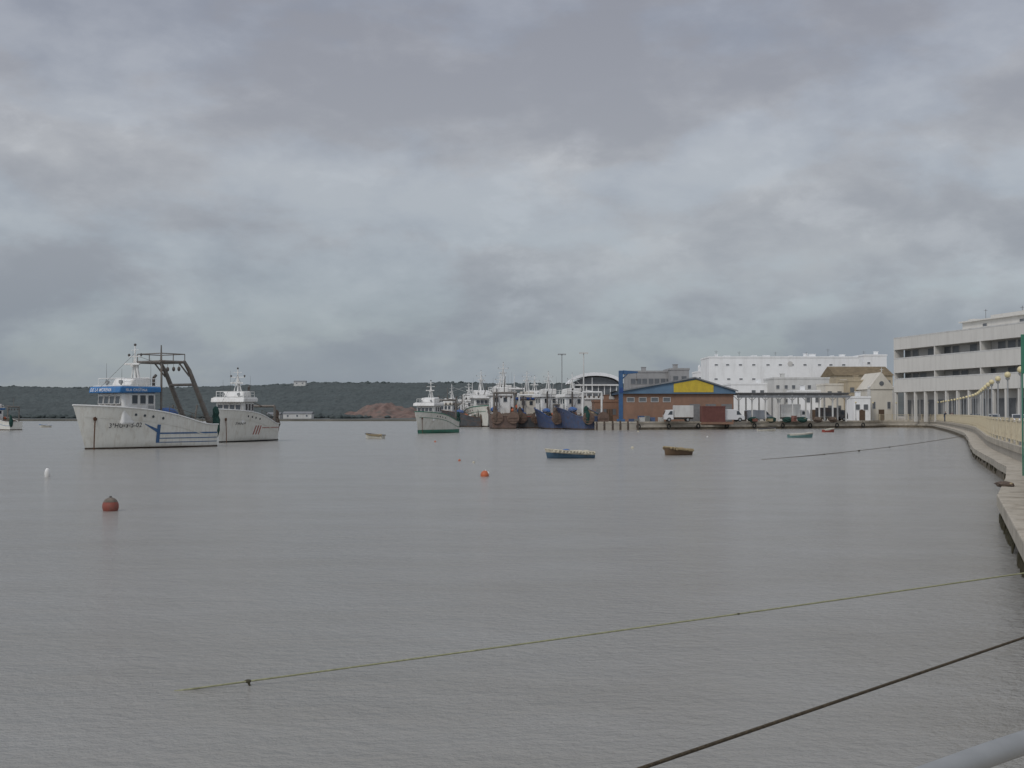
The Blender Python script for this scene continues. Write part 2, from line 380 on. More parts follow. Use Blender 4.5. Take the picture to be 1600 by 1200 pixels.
    for sd in (1,-1):
        for i in range(5):
            xx=-L/2+.8+i*1.2; u=H.u(xx,hs); yy=sd*(H.w(u,hs)-.03); hh=H.h(u)
            mb.cyl((xx,yy,hh),(xx,yy,hh+.6),.03,n=5)
        for q in (.3,.6):
            mb.tube([(-L/2+.8+i*1.2,sd*(H.w(H.u(-L/2+.8+i*1.2,hs),hs)-.03),H.h(H.u(-L/2+.8+i*1.2,hs))+q) for i in range(5)],.025,5)
    mb.make('stern_railing',steel,T)
    if doors:
        for sd in (1,-1):
            mb=MB(); mb.cyl((-L/2-.28,sd*1.25,1.75),(-L/2-.14,sd*1.25,1.75),.95,n=18); 
            mb.box((-L/2-.33,sd*1.25,1.75),(.08,1.5,.14)).box((-L/2-.33,sd*1.25,1.3),(.08,1.4,.1))
            mb.make('trawl_door',M('door_rust',(.16,.11,.085),.8,.3,scale=3),T)
    q0=None
    for sd in (1,-1):
        for xx in (.2,1.2,2.0,2.8):
            zz_=H.h(H.u(xx,2))-.5; y=H.P(xx,zz_,sd,0)[1]
            if q0 is None: mb=MB(); mb.cyl((0,-.03,0),(0,.04,0),.11,n=12); q0=mb.make('porthole',glass,T); q0.location=(xx,y,zz_)
            else: dup(q0,(xx,y,zz_))
    mb=MB()
    pa=H.P(L/2-.15,2.5,1,.05); mb.cyl((pa[0],pa[1]-.04,2.5),(pa[0],pa[1]+.05,2.5),.17,n=12)
    mb.tube([pa,(pa[0]+.15,pa[1]+.12,1.2),(pa[0]+.25,pa[1]+.2,-.3)],.05,6)
    mb.make('anchor_chain',M('chain_rust',(.1,.05,.03),.9,.4,scale=8),T)
    mb=MB(); mb.ball((x0-.1,-1.9,2.9),.3,10).cyl((x0-.1,-1.9,3.15),(x0-.1,-1.85,3.4),.03,n=5); mb.make('mooring_float',orange,T)
    return T
cryM=M('crate_tan',(.32,.26,.16),.6,.2)
bluestripe=M('stripe_blue',(.05,.12,.25),.5,.15,dirt=(.3,.3,.3),damt=.4)
def stripes1(H,mb):
    H.patch(mb,[(.70,.45),(.38,.45),(.38,2.0),(.70,2.0)],1,.03,4,6)
    H.patch(mb,[(1.9,2.05),(.70,1.35),(.70,1.65),(1.9,2.1)],1,.03)
    H.patch(mb,[(-6.0,1.20),(.38,1.20),(.38,1.32),(-6.0,1.32)],1,.03)
    H.patch(mb,[(-6.0,.80),(.38,.80),(.38,.87),(-6.0,.87)],1,.03)
    H.patch(mb,[(-6.0,.46),(.38,.46),(.38,.52),(-6.0,.52)],1,.03)
redstripe=M('stripe_red',(.36,.10,.08),.5,.15,dirt=(.4,.3,.25),damt=.6)
def stripes2(H,mb):
    for k in range(3):
        x=1.0-k*.55; H.patch(mb,[(x+.35,.8),(x+.15,.8),(x-.3,1.8),(x-.05,1.8)],1,.025,4)
    H.patch(mb,[(-6,1.5),(-.6,1.5),(-.6,1.58),(-6,1.58)],1,.03)
trawler('white wooden trawler with blue canopy, rust-streaked hull, at anchor',(-31.3,104.9),-125,stripes=stripes1,trim=bluestripe,
        reg=('3ªHU-3-5-02',.54,4.85,1.75),name=('DE LA MORENA','ISLA CRISTINA'),hl=3.3,hw=1.7,z1=4.72,fb=.75,rk=.12,bt=.13)
trawler('white trawler with slanted red stripes moored behind another trawler',(-28.3,128),-101,s=.93,stripes=stripes2,trim=redstripe,canopy=white,
        reg=('3ªHU-2-4',.42,4.6,1.9),net=netb,masth=8.1,bootm=bootblack,gantry='low',detail=False,z1=4.45,fb=.7,bt=.15)
trawler('small white trawler with green lower hull on open water',(-11.5,181),-112,s=.88,trim=greenp,canopy=white,bootm=bootgreen,hull=hullcream,gantry='post',detail=False,bt=.6,z1=4.6)
trawler('white and blue fishing boat anchored on the open estuary',(X(-8,211),213),150,s=.72,trim=blue,canopy=blue,gantry='post',detail=False)
G='trawlers berthed at the fish quay'
trawler('large blue-hulled trawler berthed stern-out with round trawl doors',(X(901,220),220),114,s=1.18,hull=hullblue,trim=hullblue,canopy=white,doors=True,group=G,gantry='post',hl=2.2,masth=8.6,booms=1)
trawler('blue-hulled trawler with white deckhouse at the fish quay',(X(862,226),228),108,s=1.12,hull=hullblue,trim=dkblue,canopy=white,doors=True,group=G,net=netb,z1=5.3,masth=9.6,booms=2,gantry='low')
trawler('rusty brown trawler with white deckhouse berthed stern-out',(X(783,232),233),96,s=1.2,hull=hullred,trim=hullred,canopy=white,doors=True,group=G,gantry='post',net=netb,z1=5.2,hl=3.6,booms=1)
trawler('dark-hulled trawler with cream deckhouse and tall mast',(X(824,242),243),92,s=1.15,hull=hulldark,trim=redp,canopy=dkblue,doors=True,group=G,net=netb,masth=9.8,house=wallb,booms=2,gantry='post')
trawler('black-hulled trawler with rust stains berthed among others',(X(716,262),262),155,s=1.05,hull=hulldark,trim=hullred,canopy=wallb,group=G,gantry='low',net=netb,z1=4.5,booms=1)
trawler('white trawler with tall mast packed among berthed boats',(X(748,262),264),-75,s=1.25,hull=hullcream,trim=greenp,canopy=white,group=G,net=netb,masth=9.6,gantry='post',booms=2)
trawler('grey-white trawler with white wheelhouse in the boat row',(X(726,285),287),60,s=1.15,hull=hullcream,trim=hullred,canopy=white,group=G,doors=True,masth=8.8,booms=1,gantry='low')
trawler('large white trawler with high masts behind berthed boats',(X(790,280),283),105,s=1.5,hull=hullcream,trim=dkblue,canopy=white,group=G,masth=9.8,gantry='post',hl=4,booms=1)
trawler('green-hulled trawler berthed behind the blue trawlers',(X(838,262),266),-100,s=1.25,hull=hullgreen,trim=greenp,canopy=greenp,group=G,masth=8.8,booms=1,gantry='low')
# ------------------------------------------------------------ dinghies
def dinghy(label,loc,ang,L,B,outer,inner,trim,load=None,hb=.62,hs=.42,group='small rowing boats on the water',z=0,sb=-.16):
    T=thing('rowing_boat',label,'boat',(loc[0],loc[1],z),math.radians(ang),1,group)
    H=Hull(L,B,hb,hs,zk=.15,ex=1.5,rk=.06)
    mb=MB(); H.shell(mb,20,5); mb.make('hull',outer,T,smooth=True)
    mb=MB(); H.shell(mb,20,4,inset=.05,z0=.12)
    fl=[];n=12
    for i in range(n+1): u=i/n; fl+= [(H.x(u,.14),-max(0,H.w(u,.14)-.05),.14),(H.x(u,.14),max(0,H.w(u,.14)-.05),.14)]
    mb.add(fl,[(2*i,2*i+2,2*i+3,2*i+1) for i in range(n)]); mb.make('inner_lining',inner,T)
    mb=MB()
    for sd in (1,-1): mb.tube([(H.x(i/16,H.h(i/16)),sd*H.w(i/16,H.h(i/16)),H.h(i/16)) for i in range(17)],.04,6)
    mb.cyl((H.x(0,hs),-H.w(0,hs),hs),(H.x(0,hs),H.w(0,hs),hs),.04,n=6); mb.make('gunwale',trim,T)
    mb=MB()
    for sd in (1,-1): H.band(mb,sb,-.03,sd,.012,sheer=True,nv=2)
    mb.make('sheer_stripe',trim,T)
    for xx in (-L*.25,L*.1):
        mb=MB(); w=H.w(H.u(xx,.35),.35)-.03; mb.box((xx,0,.36),(.22,2*w,.04)); mb.make('seat',inner,T)
    if load:
        mb=MB()
        for i in range(9):
            mb.ball((random.uniform(-L*.36,L*.3),random.uniform(-B*.2,B*.2),hs+.0),.22,8,(1.4,1,.55),.25)
        mb.make('rope_heap',load,T)
        mb=MB()
        for i in range(13):
            u=i/13*.93+.02
            for sd in (1,-1): mb.ball((H.x(u,hs),sd*(H.w(u,H.h(u))+.02),H.h(u)-.05-random.uniform(0,.07)),.085,7,(1,1,1.1),.25)
        mb.make('rope_fender',load,T)
    return T
dw=M('dinghy_white',(.55,.53,.46),.6,.12,dirt=(.25,.2,.12),damt=.7)
cream=M('rope_cream',(.50,.46,.36),.9,.35,scale=5)
yb=M('rope_ochre',(.33,.26,.15),.9,.3,scale=8)
tan=M('dinghy_tan',(.13,.085,.05),.7,.25,dirt=(.05,.04,.03),damt=.7)
dblue=M('dinghy_blue',(.05,.10,.15),.6,.25,dirt=(.04,.04,.04),damt=.6)
D1=dinghy('dark blue rowing boat with cream rope fender around its rim',(X(891,80),80.5),197,3.1,1.45,dblue,dw,cream,cream,sb=-.2)
mb=MB(); mb.ball((.3,.1,.5),.2,8,(1.5,1,.6),.2); mb.make('folded_tarpaulin',tarp,D1)
dinghy('weathered brown rowing boat with pale rim and ochre ropes',(X(1058,86),86.5),215,2.1,1.4,tan,yb,yb,yb,sb=-.08)
dinghy('small grey rowing boat with gear on board',(X(586,142),142),160,2.2,1.1,dw,hulldark,hulldark,yb)
dinghy('small turquoise and white rowing boat near the quay',(X(1253,146),147),5,2.9,1.2,M('dinghy_turq',(.12,.22,.21),.6,.15),dw,dw,None)
dinghy('small white rowing boat near the fish quay',(X(1197,200),200),0,2.9,1.2,dw,dw,hulldark,None)
dinghy('small red rowing boat close to the quay wall',(X(1297,188),189),20,1.9,1.0,redp,dw,dw,None)
dinghy('small white motorboat far out on the estuary',(X(69,250),251),200,2.2,1.1,dw,dw,blue,dw)
# ------------------------------------------------------------ buoys
def buoy(label,px,D,r,mat,top=None,sq=(1,1,1.1),zc=.3,tilt=0):
    T=thing('mooring_buoy',label,'buoy',(X(px,D),D,0),0,1,'mooring buoys on the water')
    mb=MB(); mb.ball((0,0,r*zc),r,20,sq); mb.make('float',mat,T,smooth=True)
    mb=MB(); mb.cyl((0,0,r*(zc+sq[2])-.03),(0,0,r*(zc+sq[2])+.05*r/.3),r*.16,n=8)
    mb.make('top_ring',top or dsteel,T)
    if top:
        mb=MB(); mb.ball((r*.5,.02,r*(zc+.45)),r*.62,12,(1,.9,.9)); mb.make('collar',top,T,smooth=True)
    T.rotation_euler[1]=tilt
    return T
buoyred=M('buoy_red',(.26,.075,.055),.7,.25,scale=4,dirt=(.12,.095,.075),damt=.95,dscale=(2,2,2))
B1=buoy('faded red mooring buoy with slimy grey top',174,37.3,.245,buoyred,sq=(1,1,1.12),zc=.55)
mb=MB(); 
vs=[];fs=[]
for i in range(6):
    th_=1.05*i/5+.001
    for k in range(20):
        ph=2*math.pi*k/20; vs.append((.25*math.sin(th_)*math.cos(ph),.25*math.sin(th_)*math.sin(ph),.135+.245*1.14*math.cos(th_)))
for i in range(5):
    for k in range(20): fs.append((i*20+k,(i+1)*20+k,(i+1)*20+(k+1)%20,i*20+(k+1)%20))
mb.add(vs,fs); mb.make('algae_cap',M('algae',(.16,.135,.11),.9,.4,scale=9,bump=.6,bscale=30),B1,smooth=True)
buoy('orange and white mooring buoy floating',757,57.5,.2,orange,top=white,tilt=.2)
buoy('upright white and green mooring float',75,57,.13,white,top=None,sq=(1,1,2.3),zc=1)
for px,D,r,m in ((988,102,.14,cream),(997,190,.16,cream),(718,76,.08,orange),(680,125,.1,orange),(740,73,.07,cream),(1105,150,.1,white)):
    buoy('small pale mooring float' if m is not orange else 'small orange mooring float',px,D,r,m)
# ------------------------------------------------------------ water
me=MB(); me.add([(-4000,-300,0),(4000,-300,0),(4000,7000,0),(-4000,7000,0)],[(0,1,2,3)])
wm=bpy.data.materials.new('estuary_water'); N,Lk=nt(wm); b=N['Principled BSDF']
b.inputs['IOR'].default_value=1.36; b.inputs['Roughness'].default_value=.18
tc=N.new('ShaderNodeTexCoord')
def nz(sx,sy,scale,det,rot=0,ro=.6):
    mp=N.new('ShaderNodeMapping'); mp.inputs['Scale'].default_value=(sx,sy,1); mp.inputs['Rotation'].default_value=(0,0,rot)
    Lk.new(tc.outputs['Object'],mp.inputs['Vector'])
    n=N.new('ShaderNodeTexNoise'); n.inputs['Scale'].default_value=scale; n.inputs['Detail'].default_value=det; n.inputs['Roughness'].default_value=ro
    Lk.new(mp.outputs['Vector'],n.inputs['Vector']); return n.outputs['Fac']
big=nz(.4,1,.05,5,.12); pat=nz(.5,1,.35,5,.2); mid=nz(.6,1,1.3,3,.35); fine=nz(.75,1,6.5,4,-.2,.7)
def mth(op,a,b=None,v=None):
    m=N.new('ShaderNodeMath'); m.operation=op
    Lk.new(a,m.inputs[0])
    if b is not None: Lk.new(b,m.inputs[1])
    if v is not None: m.inputs[1].default_value=v
    return m.outputs[0]
hgt=mth('ADD',mth('MULTIPLY',mid,v=.7),mth('MULTIPLY',fine,v=.55))
bp=N.new('ShaderNodeBump'); bp.inputs['Distance'].default_value=.22
st=N.new('ShaderNodeMapRange'); st.inputs['From Min'].default_value=.35; st.inputs['From Max'].default_value=.65; st.inputs['To Min'].default_value=.45; st.inputs['To Max'].default_value=1
Lk.new(big,st.inputs['Value']); Lk.new(st.outputs[0],bp.inputs['Strength'])
Lk.new(hgt,bp.inputs['Height']); Lk.new(bp.outputs['Normal'],b.inputs['Normal'])
r=N.new('ShaderNodeValToRGB'); r.color_ramp.elements[0].position=.35; r.color_ramp.elements[1].position=.65
r.color_ramp.elements[0].color=(.265,.256,.228,1); r.color_ramp.elements[1].color=(.325,.323,.305,1)
Lk.new(mth('ADD',mth('MULTIPLY',big,v=.5),mth('MULTIPLY',pat,v=.5)),r.inputs['Fac']); Lk.new(r.outputs['Color'],b.inputs['Base Color'])
structure(me.make('water',wm))
# ------------------------------------------------------------ quay
def catmull(P,n=6):
    out=[]
    for i in range(len(P)-1):
        p0=P[max(0,i-1)];p1=P[i];p2=P[i+1];p3=P[min(len(P)-1,i+2)]
        for k in range(n):
            t=k/n
            out.append(tuple(.5*((2*p1[j])+(-p0[j]+p2[j])*t+(2*p0[j]-5*p1[j]+4*p2[j]-p3[j])*t*t+(-p0[j]+3*p1[j]-3*p2[j]+p3[j])*t**3) for j in (0,1)))
    out.append(P[-1]); return out
outer=[(20.7,51),(29.6,78),(39.0,104),(51.9,140),(66,184),(76.5,219),(82,238),(82.5,247),(77,250),(69,240),(45,227),(22,213.5)]
oc=catmull(outer,8)
def offs(path,d):
    o=[]
    for i,p in enumerate(path):
        a=Vector(path[max(0,i-1)]);b=Vector(path[min(len(path)-1,i+1)]); t=(b-a).normalized()
        o.append((p[0]+t.y*d,p[1]-t.x*d))
    return o
inner=offs([(13.2,33.6),(16.8,42)]+oc,1.0)
near=[(-70,-40),(-12,-6),(-3,.6),(-1,1.0),(.3,1.5),(1.3,2.4),(3.5,5.2),(6.3,11),(9.6,20.5),(12.6,29.6)]
prom=near+inner[:-1]+[(22,213.5),(14.5,212),(12,300),(2,420),(-10,520),(500,600),(500,-60),(-70,-60)]
mb=MB(); mb.slab(prom,-2,1.4); structure(mb.make('quay_ground',[pave]))
def ribbon(mb,A_,B_,z0,z1):
    n=len(A_); vs=[]
    for i in range(n): vs+=[(*A_[i],z0),(*A_[i],z1),(*B_[i],z1),(*B_[i],z0)]
    fs=[]
    for i in range(n-1):
        a=4*i
        for k in range(4): fs.append((a+k,a+(k+1)%4,a+4+(k+1)%4,a+4+k))
    fs+=[(3,2,1,0),(4*n-4,4*n-3,4*n-2,4*n-1)]
    mb.add(vs,fs)
cop=near[4:]+inner[:-1]+[(22,213.5),(14.5,212),(12,300)]
mb=MB(); ribbon(mb,offs(cop,-.08),offs(cop,.45),1.15,1.46); structure(mb.make('quay_kerb',stone))
led=[(13.6,34.0),(17.0,42)]+oc
lin=offs(led,1.05)
random.seed(21)
rl=[(p[0]+random.uniform(-.05,.05),p[1]) for p in led]
mb=MB(); ribbon(mb,rl,lin,.42,.75); structure(mb.make('quay_ledge',slabm))
mb=MB(); ribbon(mb,offs(led,.12),lin,-1.5,.417); structure(mb.make('quay_wall_foot',wetst))
mb=MB(); sl=[(5.6,10),(7.25,16.7),(13.25,33.3),(16.5,33.3),(13,24),(9.0,13),(7.5,9)]
mb.slab(sl,.42,.78); structure(mb.make('quay_landing',slabm,bevel=.03))
mb=MB(); mb.slab([(6.2,10),(7.5,16.9),(13.5,33.0),(16.4,33.0),(13,24),(9.2,13),(7.7,9)],-1.5,.415); structure(mb.make('quay_landing_foot',wetst))
random.seed(3)
mb=MB()
for i in range(len(led)-1):
    a=Vector(led[i]);b2=Vector(led[i+1]); n=max(1,int((b2-a).length/1.5))
    if a.y>120: continue
    for k in range(n):
        p=a.lerp(b2,random.random()); q=random.uniform(.0,.25)
        mb.tube([(p.x+.1,p.y,.41),(p.x+.07,p.y,.36-q*.5),(p.x+.05,p.y,.3-q)],[.03,.04,.015],5)
for k in range(60):
    t=random.random(); p=Vector((7.25,16.7)).lerp(Vector((13.25,33.3)),t); q=random.uniform(.05,.4)
    mb.tube([(p.x+.15,p.y,.41),(p.x+.08,p.y,.36-q*.5),(p.x+.05,p.y,.25-q)],[.025,.045,.015],5)
o=mb.make('seaweed',weed); o['kind']='stuff'; tag(o,'dark seaweed hanging from the quay ledge','seaweed')
mb=MB(); rp=offs(inner,9.0)[:60]; rq=offs(inner,16)[:60]
for i in range(len(rp)-1):
    if rp[i][1]<225: mb.add([(*rp[i],1.41),(*rp[i+1],1.41),(*rq[i+1],1.41),(*rq[i],1.41)],[(0,1,2,3)])
structure(mb.make('road',asph))
# ------------------------------------------------------------ fence and lamps along promenade
def walk(path,step,start=0):
    out=[];d=start;acc=0
    for i in range(len(path)-1):
        a=Vector(path[i]);b2=Vector(path[i+1]);L=(b2-a).length
        while d<=acc+L:
            t=(d-acc)/L; out.append((a.lerp(b2,t),math.atan2(b2.y-a.y,b2.x-a.x))); d+=step
        acc+=L
    return out
fl=offs(near[7:]+inner[:-22],.12)
T=thing('promenade_railing','cream metal railing with thin pickets along the quay edge','railing',(fl[0][0],fl[0][1],1.4))
ox,oy=fl[0]
for z in (1.15,.2):
    mb=MB(); mb.tube([(p[0]-ox,p[1]-oy,z+.06) for p in fl],.035,5); mb.make('rail',fencem,T)
mb=MB()
for p,a in walk(fl,.30): mb.box((p.x-ox,p.y-oy,.71),(.03,.03,.9),a)
o=mb.make('picket',fencem,T); o['kind']='stuff'
p0=None
for p,a in walk(fl,3.2):
    if p0 is None:
        mb=MB(); mb.box((0,0,.65),(.14,.14,1.3)).box((0,0,1.32),(.18,.18,.05)); p0=mb.make('post',fencem,T); o=p0
    else: o=p0.copy(); COL.objects.link(o)
    o.location=(p.x-ox,p.y-oy,0); o.rotation_euler[2]=a
lp=thing('street_lamp','white lamp post with single cream globe on the promenade','street lamp',(0,0,1.4),group='globe lamps along the promenade')
mb=MB(); mb.cyl((0,0,0),(0,0,.5),.1,.09,10).cyl((0,0,.5),(0,0,3.42),.05,.04,8); mb.make('post',galv,lp)
mb=MB(); mb.cyl((0,0,3.38),(0,0,3.5),.08,.13,12); mb.make('collar',galv,lp)
mb=MB(); mb.ball((0,0,3.66),.17,16); mb.make('globe',globe,lp,smooth=True)
ll=offs(inner[:-14],.25); first=True
for p,a in walk(ll,8.2,10.5):
    if first: lp.location=(p.x,p.y,1.4); first=False
    else: clone(lp,(p.x,p.y,1.4))
T=thing('sign_pole','slim green pole with narrow green panel on the promenade','sign',(X(1597.5,31),31,1.4))
mb=MB(); mb.cyl((0,0,0),(0,0,3.5),.02); mb.make('pole',greenp,T)
mb=MB(); mb.bb(-.02,.5,-.03,.03,2.6,3.6); mb.make('panel',greenp,T,bevel=.01)
T=thing('handrail','grey galvanised tubular handrail at the quay edge','railing',(0.7,2.15,1.4))
pts=catmull([(-2.6,-.6),(-1.2,.45),(-.1,1.33),(.36,1.74),(.68,2.02),(1.0,2.29),(1.9,3.0),(3.4,4.4),(4.6,6.2)],8)
mb=MB(); mb.tube([(p[0]-.7,p[1]-2.15,.997) for p in pts],.021,16,True); mb.make('rail',galv,T,smooth=True)
mb=MB(); mb.tube([(p[0]-.7,p[1]-2.15,.5) for p in pts],.015,8,True); mb.make('lower_rail',galv,T,smooth=True)
for q in (4,14,44,54):
    mb=MB(); p=pts[q]; mb.cyl((p[0]-.7,p[1]-2.15,.0),(p[0]-.7,p[1]-2.15,.98),.02); mb.make('post',galv,T,smooth=True)
# ------------------------------------------------------------ ropes
def rope(label,pts,r,mat,knots=()):
    T=thing('mooring_rope',label,'rope',pts[0])
    o=Vector(pts[0])
    mb=MB(); mb.tube([Vector(p)-o for p in pts],r,8); mb.make('rope_line',mat,T,smooth=True)
    for k,l,kr in knots:
        p=Vector(pts[k])-o; mb=MB(); mb.ball(p,kr,8,(1.5,1,.9),.25)
        if l: mb.tube([p,p+Vector((.02,0,-l*.6)),p+Vector((-.015,0,-l))],[kr*.5,kr*.55,kr*.25],6)
        mb.make('weed_knot',weed,T,label='dark weed tangled in the rope')
    return T
def sagline(a,b2,sag,n=40):
    a=Vector(a);b2=Vector(b2); return [tuple(a.lerp(b2,i/n)-Vector((0,0,sag*4*(i/n)*(1-i/n)))) for i in range(n+1)]
a=(X(275,13.2),13.2,-.005); b2=(7.5,17.0,.82)
rope('thin yellow-green mooring rope stretched over the water to the ledge',sagline(a,b2,.015,60),.010,ropey,((4,.08,.026),(35,0,.016)))
rope('thick dark brown mooring rope slanting from the quay edge',sagline((-4.35,1.2,1.135),(7.4,14.7,.716),.0),.0125,ropem)
rope('weathered weedy mooring rope from the ledge into the water',sagline((X(1190,78),78,0),(44,118,.8),.2),.024,ropel,((9,.1,.05),(15,.12,.07),(21,.12,.05)))
T=thing('net_pile','small heap of dark nets on the quay ledge','net pile',(X(1578,37),37.5,.75))
mb=MB(); mb.ball((0,0,.05),.25,14,(.9,1.8,.4),.2); mb.make('net',netb,T)
mb=MB(); mb.ball((.05,-.4,.08),.05,10); mb.make('net_float',cryM,T)
# ------------------------------------------------------------ terrain
def smooth(a,b2,x): t=min(1,max(0,(x-a)/(b2-a))); return t*t*(3-2*t)
def th(x,y):
    n=noise.noise(Vector((x*.006,y*.006,1)))+.5*noise.noise(Vector((x*.02,y*.02,3)))
    z=-2+2.8*smooth(425,440,y)+ (16.5+2.4*n+3*smooth(-400,0,x))*smooth(520,860,y)
    return z+.3*n
mb=MB(); vs=[];fs=[];nx,ny=90,70
for j in range(ny+1):
    y=415+j/ny*1100
    for i in range(nx+1):
        x=-900+i/nx*1800; vs.append((x,y,th(x,y)))
for j in range(ny):
    for i in range(nx): q=j*(nx+1)+i; fs.append((q,q+1,q+nx+2,q+nx+1))
mb.add(vs,fs)
structure(mb.make('hillside_terrain',M('scrub_ground',(.085,.095,.09),.95,.2,scale=.03,dirt=(.12,.11,.095),damt=.4,dscale=(.02,.02,.02)),smooth=True))
mb=MB(); vs=[];fs=[];nu,nv=130,24
for i in range(nu+1):
    u=i/nu; x=-84+u*54
    top=(2.0+5.0*math.exp(-((u-.52)/.26)**2)+2.6*noise.fractal(Vector((x*.07,0,5)),1,2,3))*smooth(0,.3,u)*smooth(0,.25,1-u)
    for j in range(nv+1):
        v=j/nv; y=500+v*56+5.0*noise.noise(Vector((x*.10,v*3,2)))+2.5*noise.noise(Vector((x*.5,v*9,2)))
        z=.1+top*smooth(0,.75,v)+1.0*noise.noise(Vector((x*.3,v*7,7)))*min(1,top/2)
        vs.append((x,y,z))
for i in range(nu):
    for j in range(nv): q=i*(nv+1)+j; fs.append((q,q+nv+1,q+nv+2,q+1))
mb.add(vs,fs)
structure(mb.make('red_earth_bank',M('red_earth',(.18,.12,.10),.95,.25,scale=.25,dirt=(.075,.09,.08),damt=1,dscale=(.10,.10,.25),bump=.5,bscale=1)))
mb=MB(); mb.slab(catmull([(-330,444),(-250,438),(-150,441),(-60,436),(-10,440),(10,450),(10,470),(-330,470)],5),-.5,.6)
structure(mb.make('shore_ground',M('shore_mud',(.16,.15,.125),.95,.25,scale=.1,dirt=(.09,.10,.08),damt=.9,dscale=(.05,.05,.05))))
# forest: continuous fine canopy surface plus small scrub clumps near the shore
random.seed(11)
V=[];Fc=[]
NC,NR=1100,170
def canopy(x,y):
    f=noise.fractal(Vector((x*.30,y*.12,4)),.8,2.2,3)
    g=noise.noise(Vector((x*.03,y*.02,8)))
    e=smooth(528,560,y)
    return th(x,y)-1.5*(1-e)+e*(3.0+.75*f+1.0*g)
for j in range(NR+1):
    t=j/NR; y=522+ (t**1.15)*430
    for i in range(NC+1):
        x=X(-150+1250*i/NC,y); V.append((x,y,canopy(x,y)))
for j in range(NR):
    for i in range(NC): q=j*(NC+1)+i; Fc.append((q,q+1,q+NC+2,q+NC+1))
bm=bmesh.new(); bmesh.ops.create_icosphere(bm,subdivisions=2,radius=1); iv=[v.co.copy() for v in bm.verts]; ifc=[[v.index for v in f.verts] for f in bm.faces]; bm.free()
def crown(x,y,z,r):
    o=len(V); sx=random.uniform(.9,1.6); sz=random.uniform(.5,.8); sd=random.random()*100
    for c in iv:
        k=r*(1+.9*noise.noise(c*2.6+Vector((sd,0,0))))
        V.append((x+c.x*k*sx,y+c.y*k,z+c.z*k*sz))
    for f in ifc: Fc.append([i+o for i in f])
for i in range(3000):
    low=random.random()<.7
    y=random.uniform(450,560) if low else random.uniform(800,930); px=random.uniform(-120,1050); x=X(px,y)
    if y<500 and (noise.noise(Vector((x*.02,y*.02,9)))<.02 or (px<520 and px>430)): continue
    if 488<y<545 and -80<x<-34 and random.random()<.93: continue
    if -92<x<-76 and 470<y<500: continue
    r=random.uniform(.7,1.5) if low else random.uniform(.7,1.3)
    crown(x,y,th(x,y)+r*.4 if low else canopy(x,y)-r*.1,r)
me=bpy.data.meshes.new('forest'); me.from_pydata(V,[],Fc); me.polygons.foreach_set('use_smooth',[True]*len(Fc))
me.materials.append(M('forest_foliage',(.062,.078,.078),.95,.22,scale=.05,dirt=(.082,.096,.09),damt=.8,dscale=(.1,.1,.1)))  # muted bluish foliage, distance haze painted into the base colour
o=bpy.data.objects.new('forest',me); COL.objects.link(o); o['kind']='stuff'; tag(o,'dark pine forest covering the low hills across the water','forest')
# ------------------------------------------------------------ buildings
WIN={}
def winmesh(w,h,fm,gl):
    k=(w,h,fm.name,gl.name)
    if k not in WIN:
        o=window_bar(MB(),w,h,.08).make('window',[fm,gl]); WIN[k]=o.data; bpy.data.objects.remove(o)
    return WIN[k]
def addwin(par,x,y,z,w,h,fm,rz=0,gl=farglass):
    o=bpy.data.objects.new('window',winmesh(w,h,fm,gl)); COL.objects.link(o); o.parent=par; o.location=(x,y,z); o.rotation_euler[2]=rz; return o
def house(label,px0,px1,D,ytop,wall,depth=10,rows=2,cols=4,ww=1.1,wh=1.3,roof='flat',name='town_house',cat='house',roofm=None,door=True,fh=3.2,zb=1.4,rise=2,group='buildings of the waterfront town'):
    x0,x1=X(px0,D),X(px1,D); zt=Zh(ytop,D); W=x1-x0; Hh=zt-zb
    T=thing(name,label,cat,((x0+x1)/2,D,zb),group=group)
    mb=MB(); mb.bb(-W/2,W/2,0,depth,-.5,Hh); wl=mb.make('wall',wall,T)
    if roof=='flat':
        mb=MB(); mb.bb(-W/2-.12,W/2+.12,-.12,.25,Hh-.0,Hh+.4).bb(-W/2-.12,W/2+.12,depth-.25,depth+.1,Hh,Hh+.4).bb(-W/2-.12,-W/2+.2,.25,depth-.25,Hh,Hh+.4).bb(W/2-.2,W/2+.12,.25,depth-.25,Hh,Hh+.4)
        rf=mb.make('roof',wall,T)
        mb=MB(); cx=random.uniform(-W*.3,W*.3); mb.bb(cx-.5,cx+.5,depth*.4,depth*.4+.8,Hh,Hh+1.3).bb(cx-.6,cx+.6,depth*.4-.1,depth*.4+.9,Hh+1.3,Hh+1.42); mb.make('chimney',wall,rf)
    elif roof=='gable':
        mb=MB(); m=depth/2
        vs=[(-W/2-.3,-.4,Hh-.1),(W/2+.3,-.4,Hh-.1),(W/2+.3,m,Hh+rise),(-W/2-.3,m,Hh+rise),(-W/2-.3,depth+.4,Hh-.1),(W/2+.3,depth+.4,Hh-.1)]
        mb.add(vs,[(0,1,2,3),(3,2,5,4),(0,3,4),(1,5,2),(0,4,5,1)]); mb.make('roof',roofm or roofo,T)
    elif roof=='front':
        mb=MB(); mb.prism([(-W/2-.3,Hh),(W/2+.3,Hh),(0,Hh+rise)],-.25,depth); mb.make('roof',roofm or roofo,T)
    for r in range(rows):
        for c in range(cols):
            z=Hh-1.9-r*fh
            if z<1: continue
            if random.random()<.12: continue
            addwin(wl,-W/2+W*(c+.5+random.uniform(-.08,.08))/cols,-.03,z,ww,wh,wall)
    if door:
        mb=MB(); mb.bb(-.6,.6,-.07,.02,0,2.3); mb.make('door',M('door_brown',(.09,.06,.04),.7,.2),T)
    return T,W,Hh
T,W,Hh=house('long white apartment block with parapet and rooftop chimneys',1108,1370,325,559,wallw,14,4,13,1.0,.55,name='apartment_building',cat='building',door=True,fh=3.8)
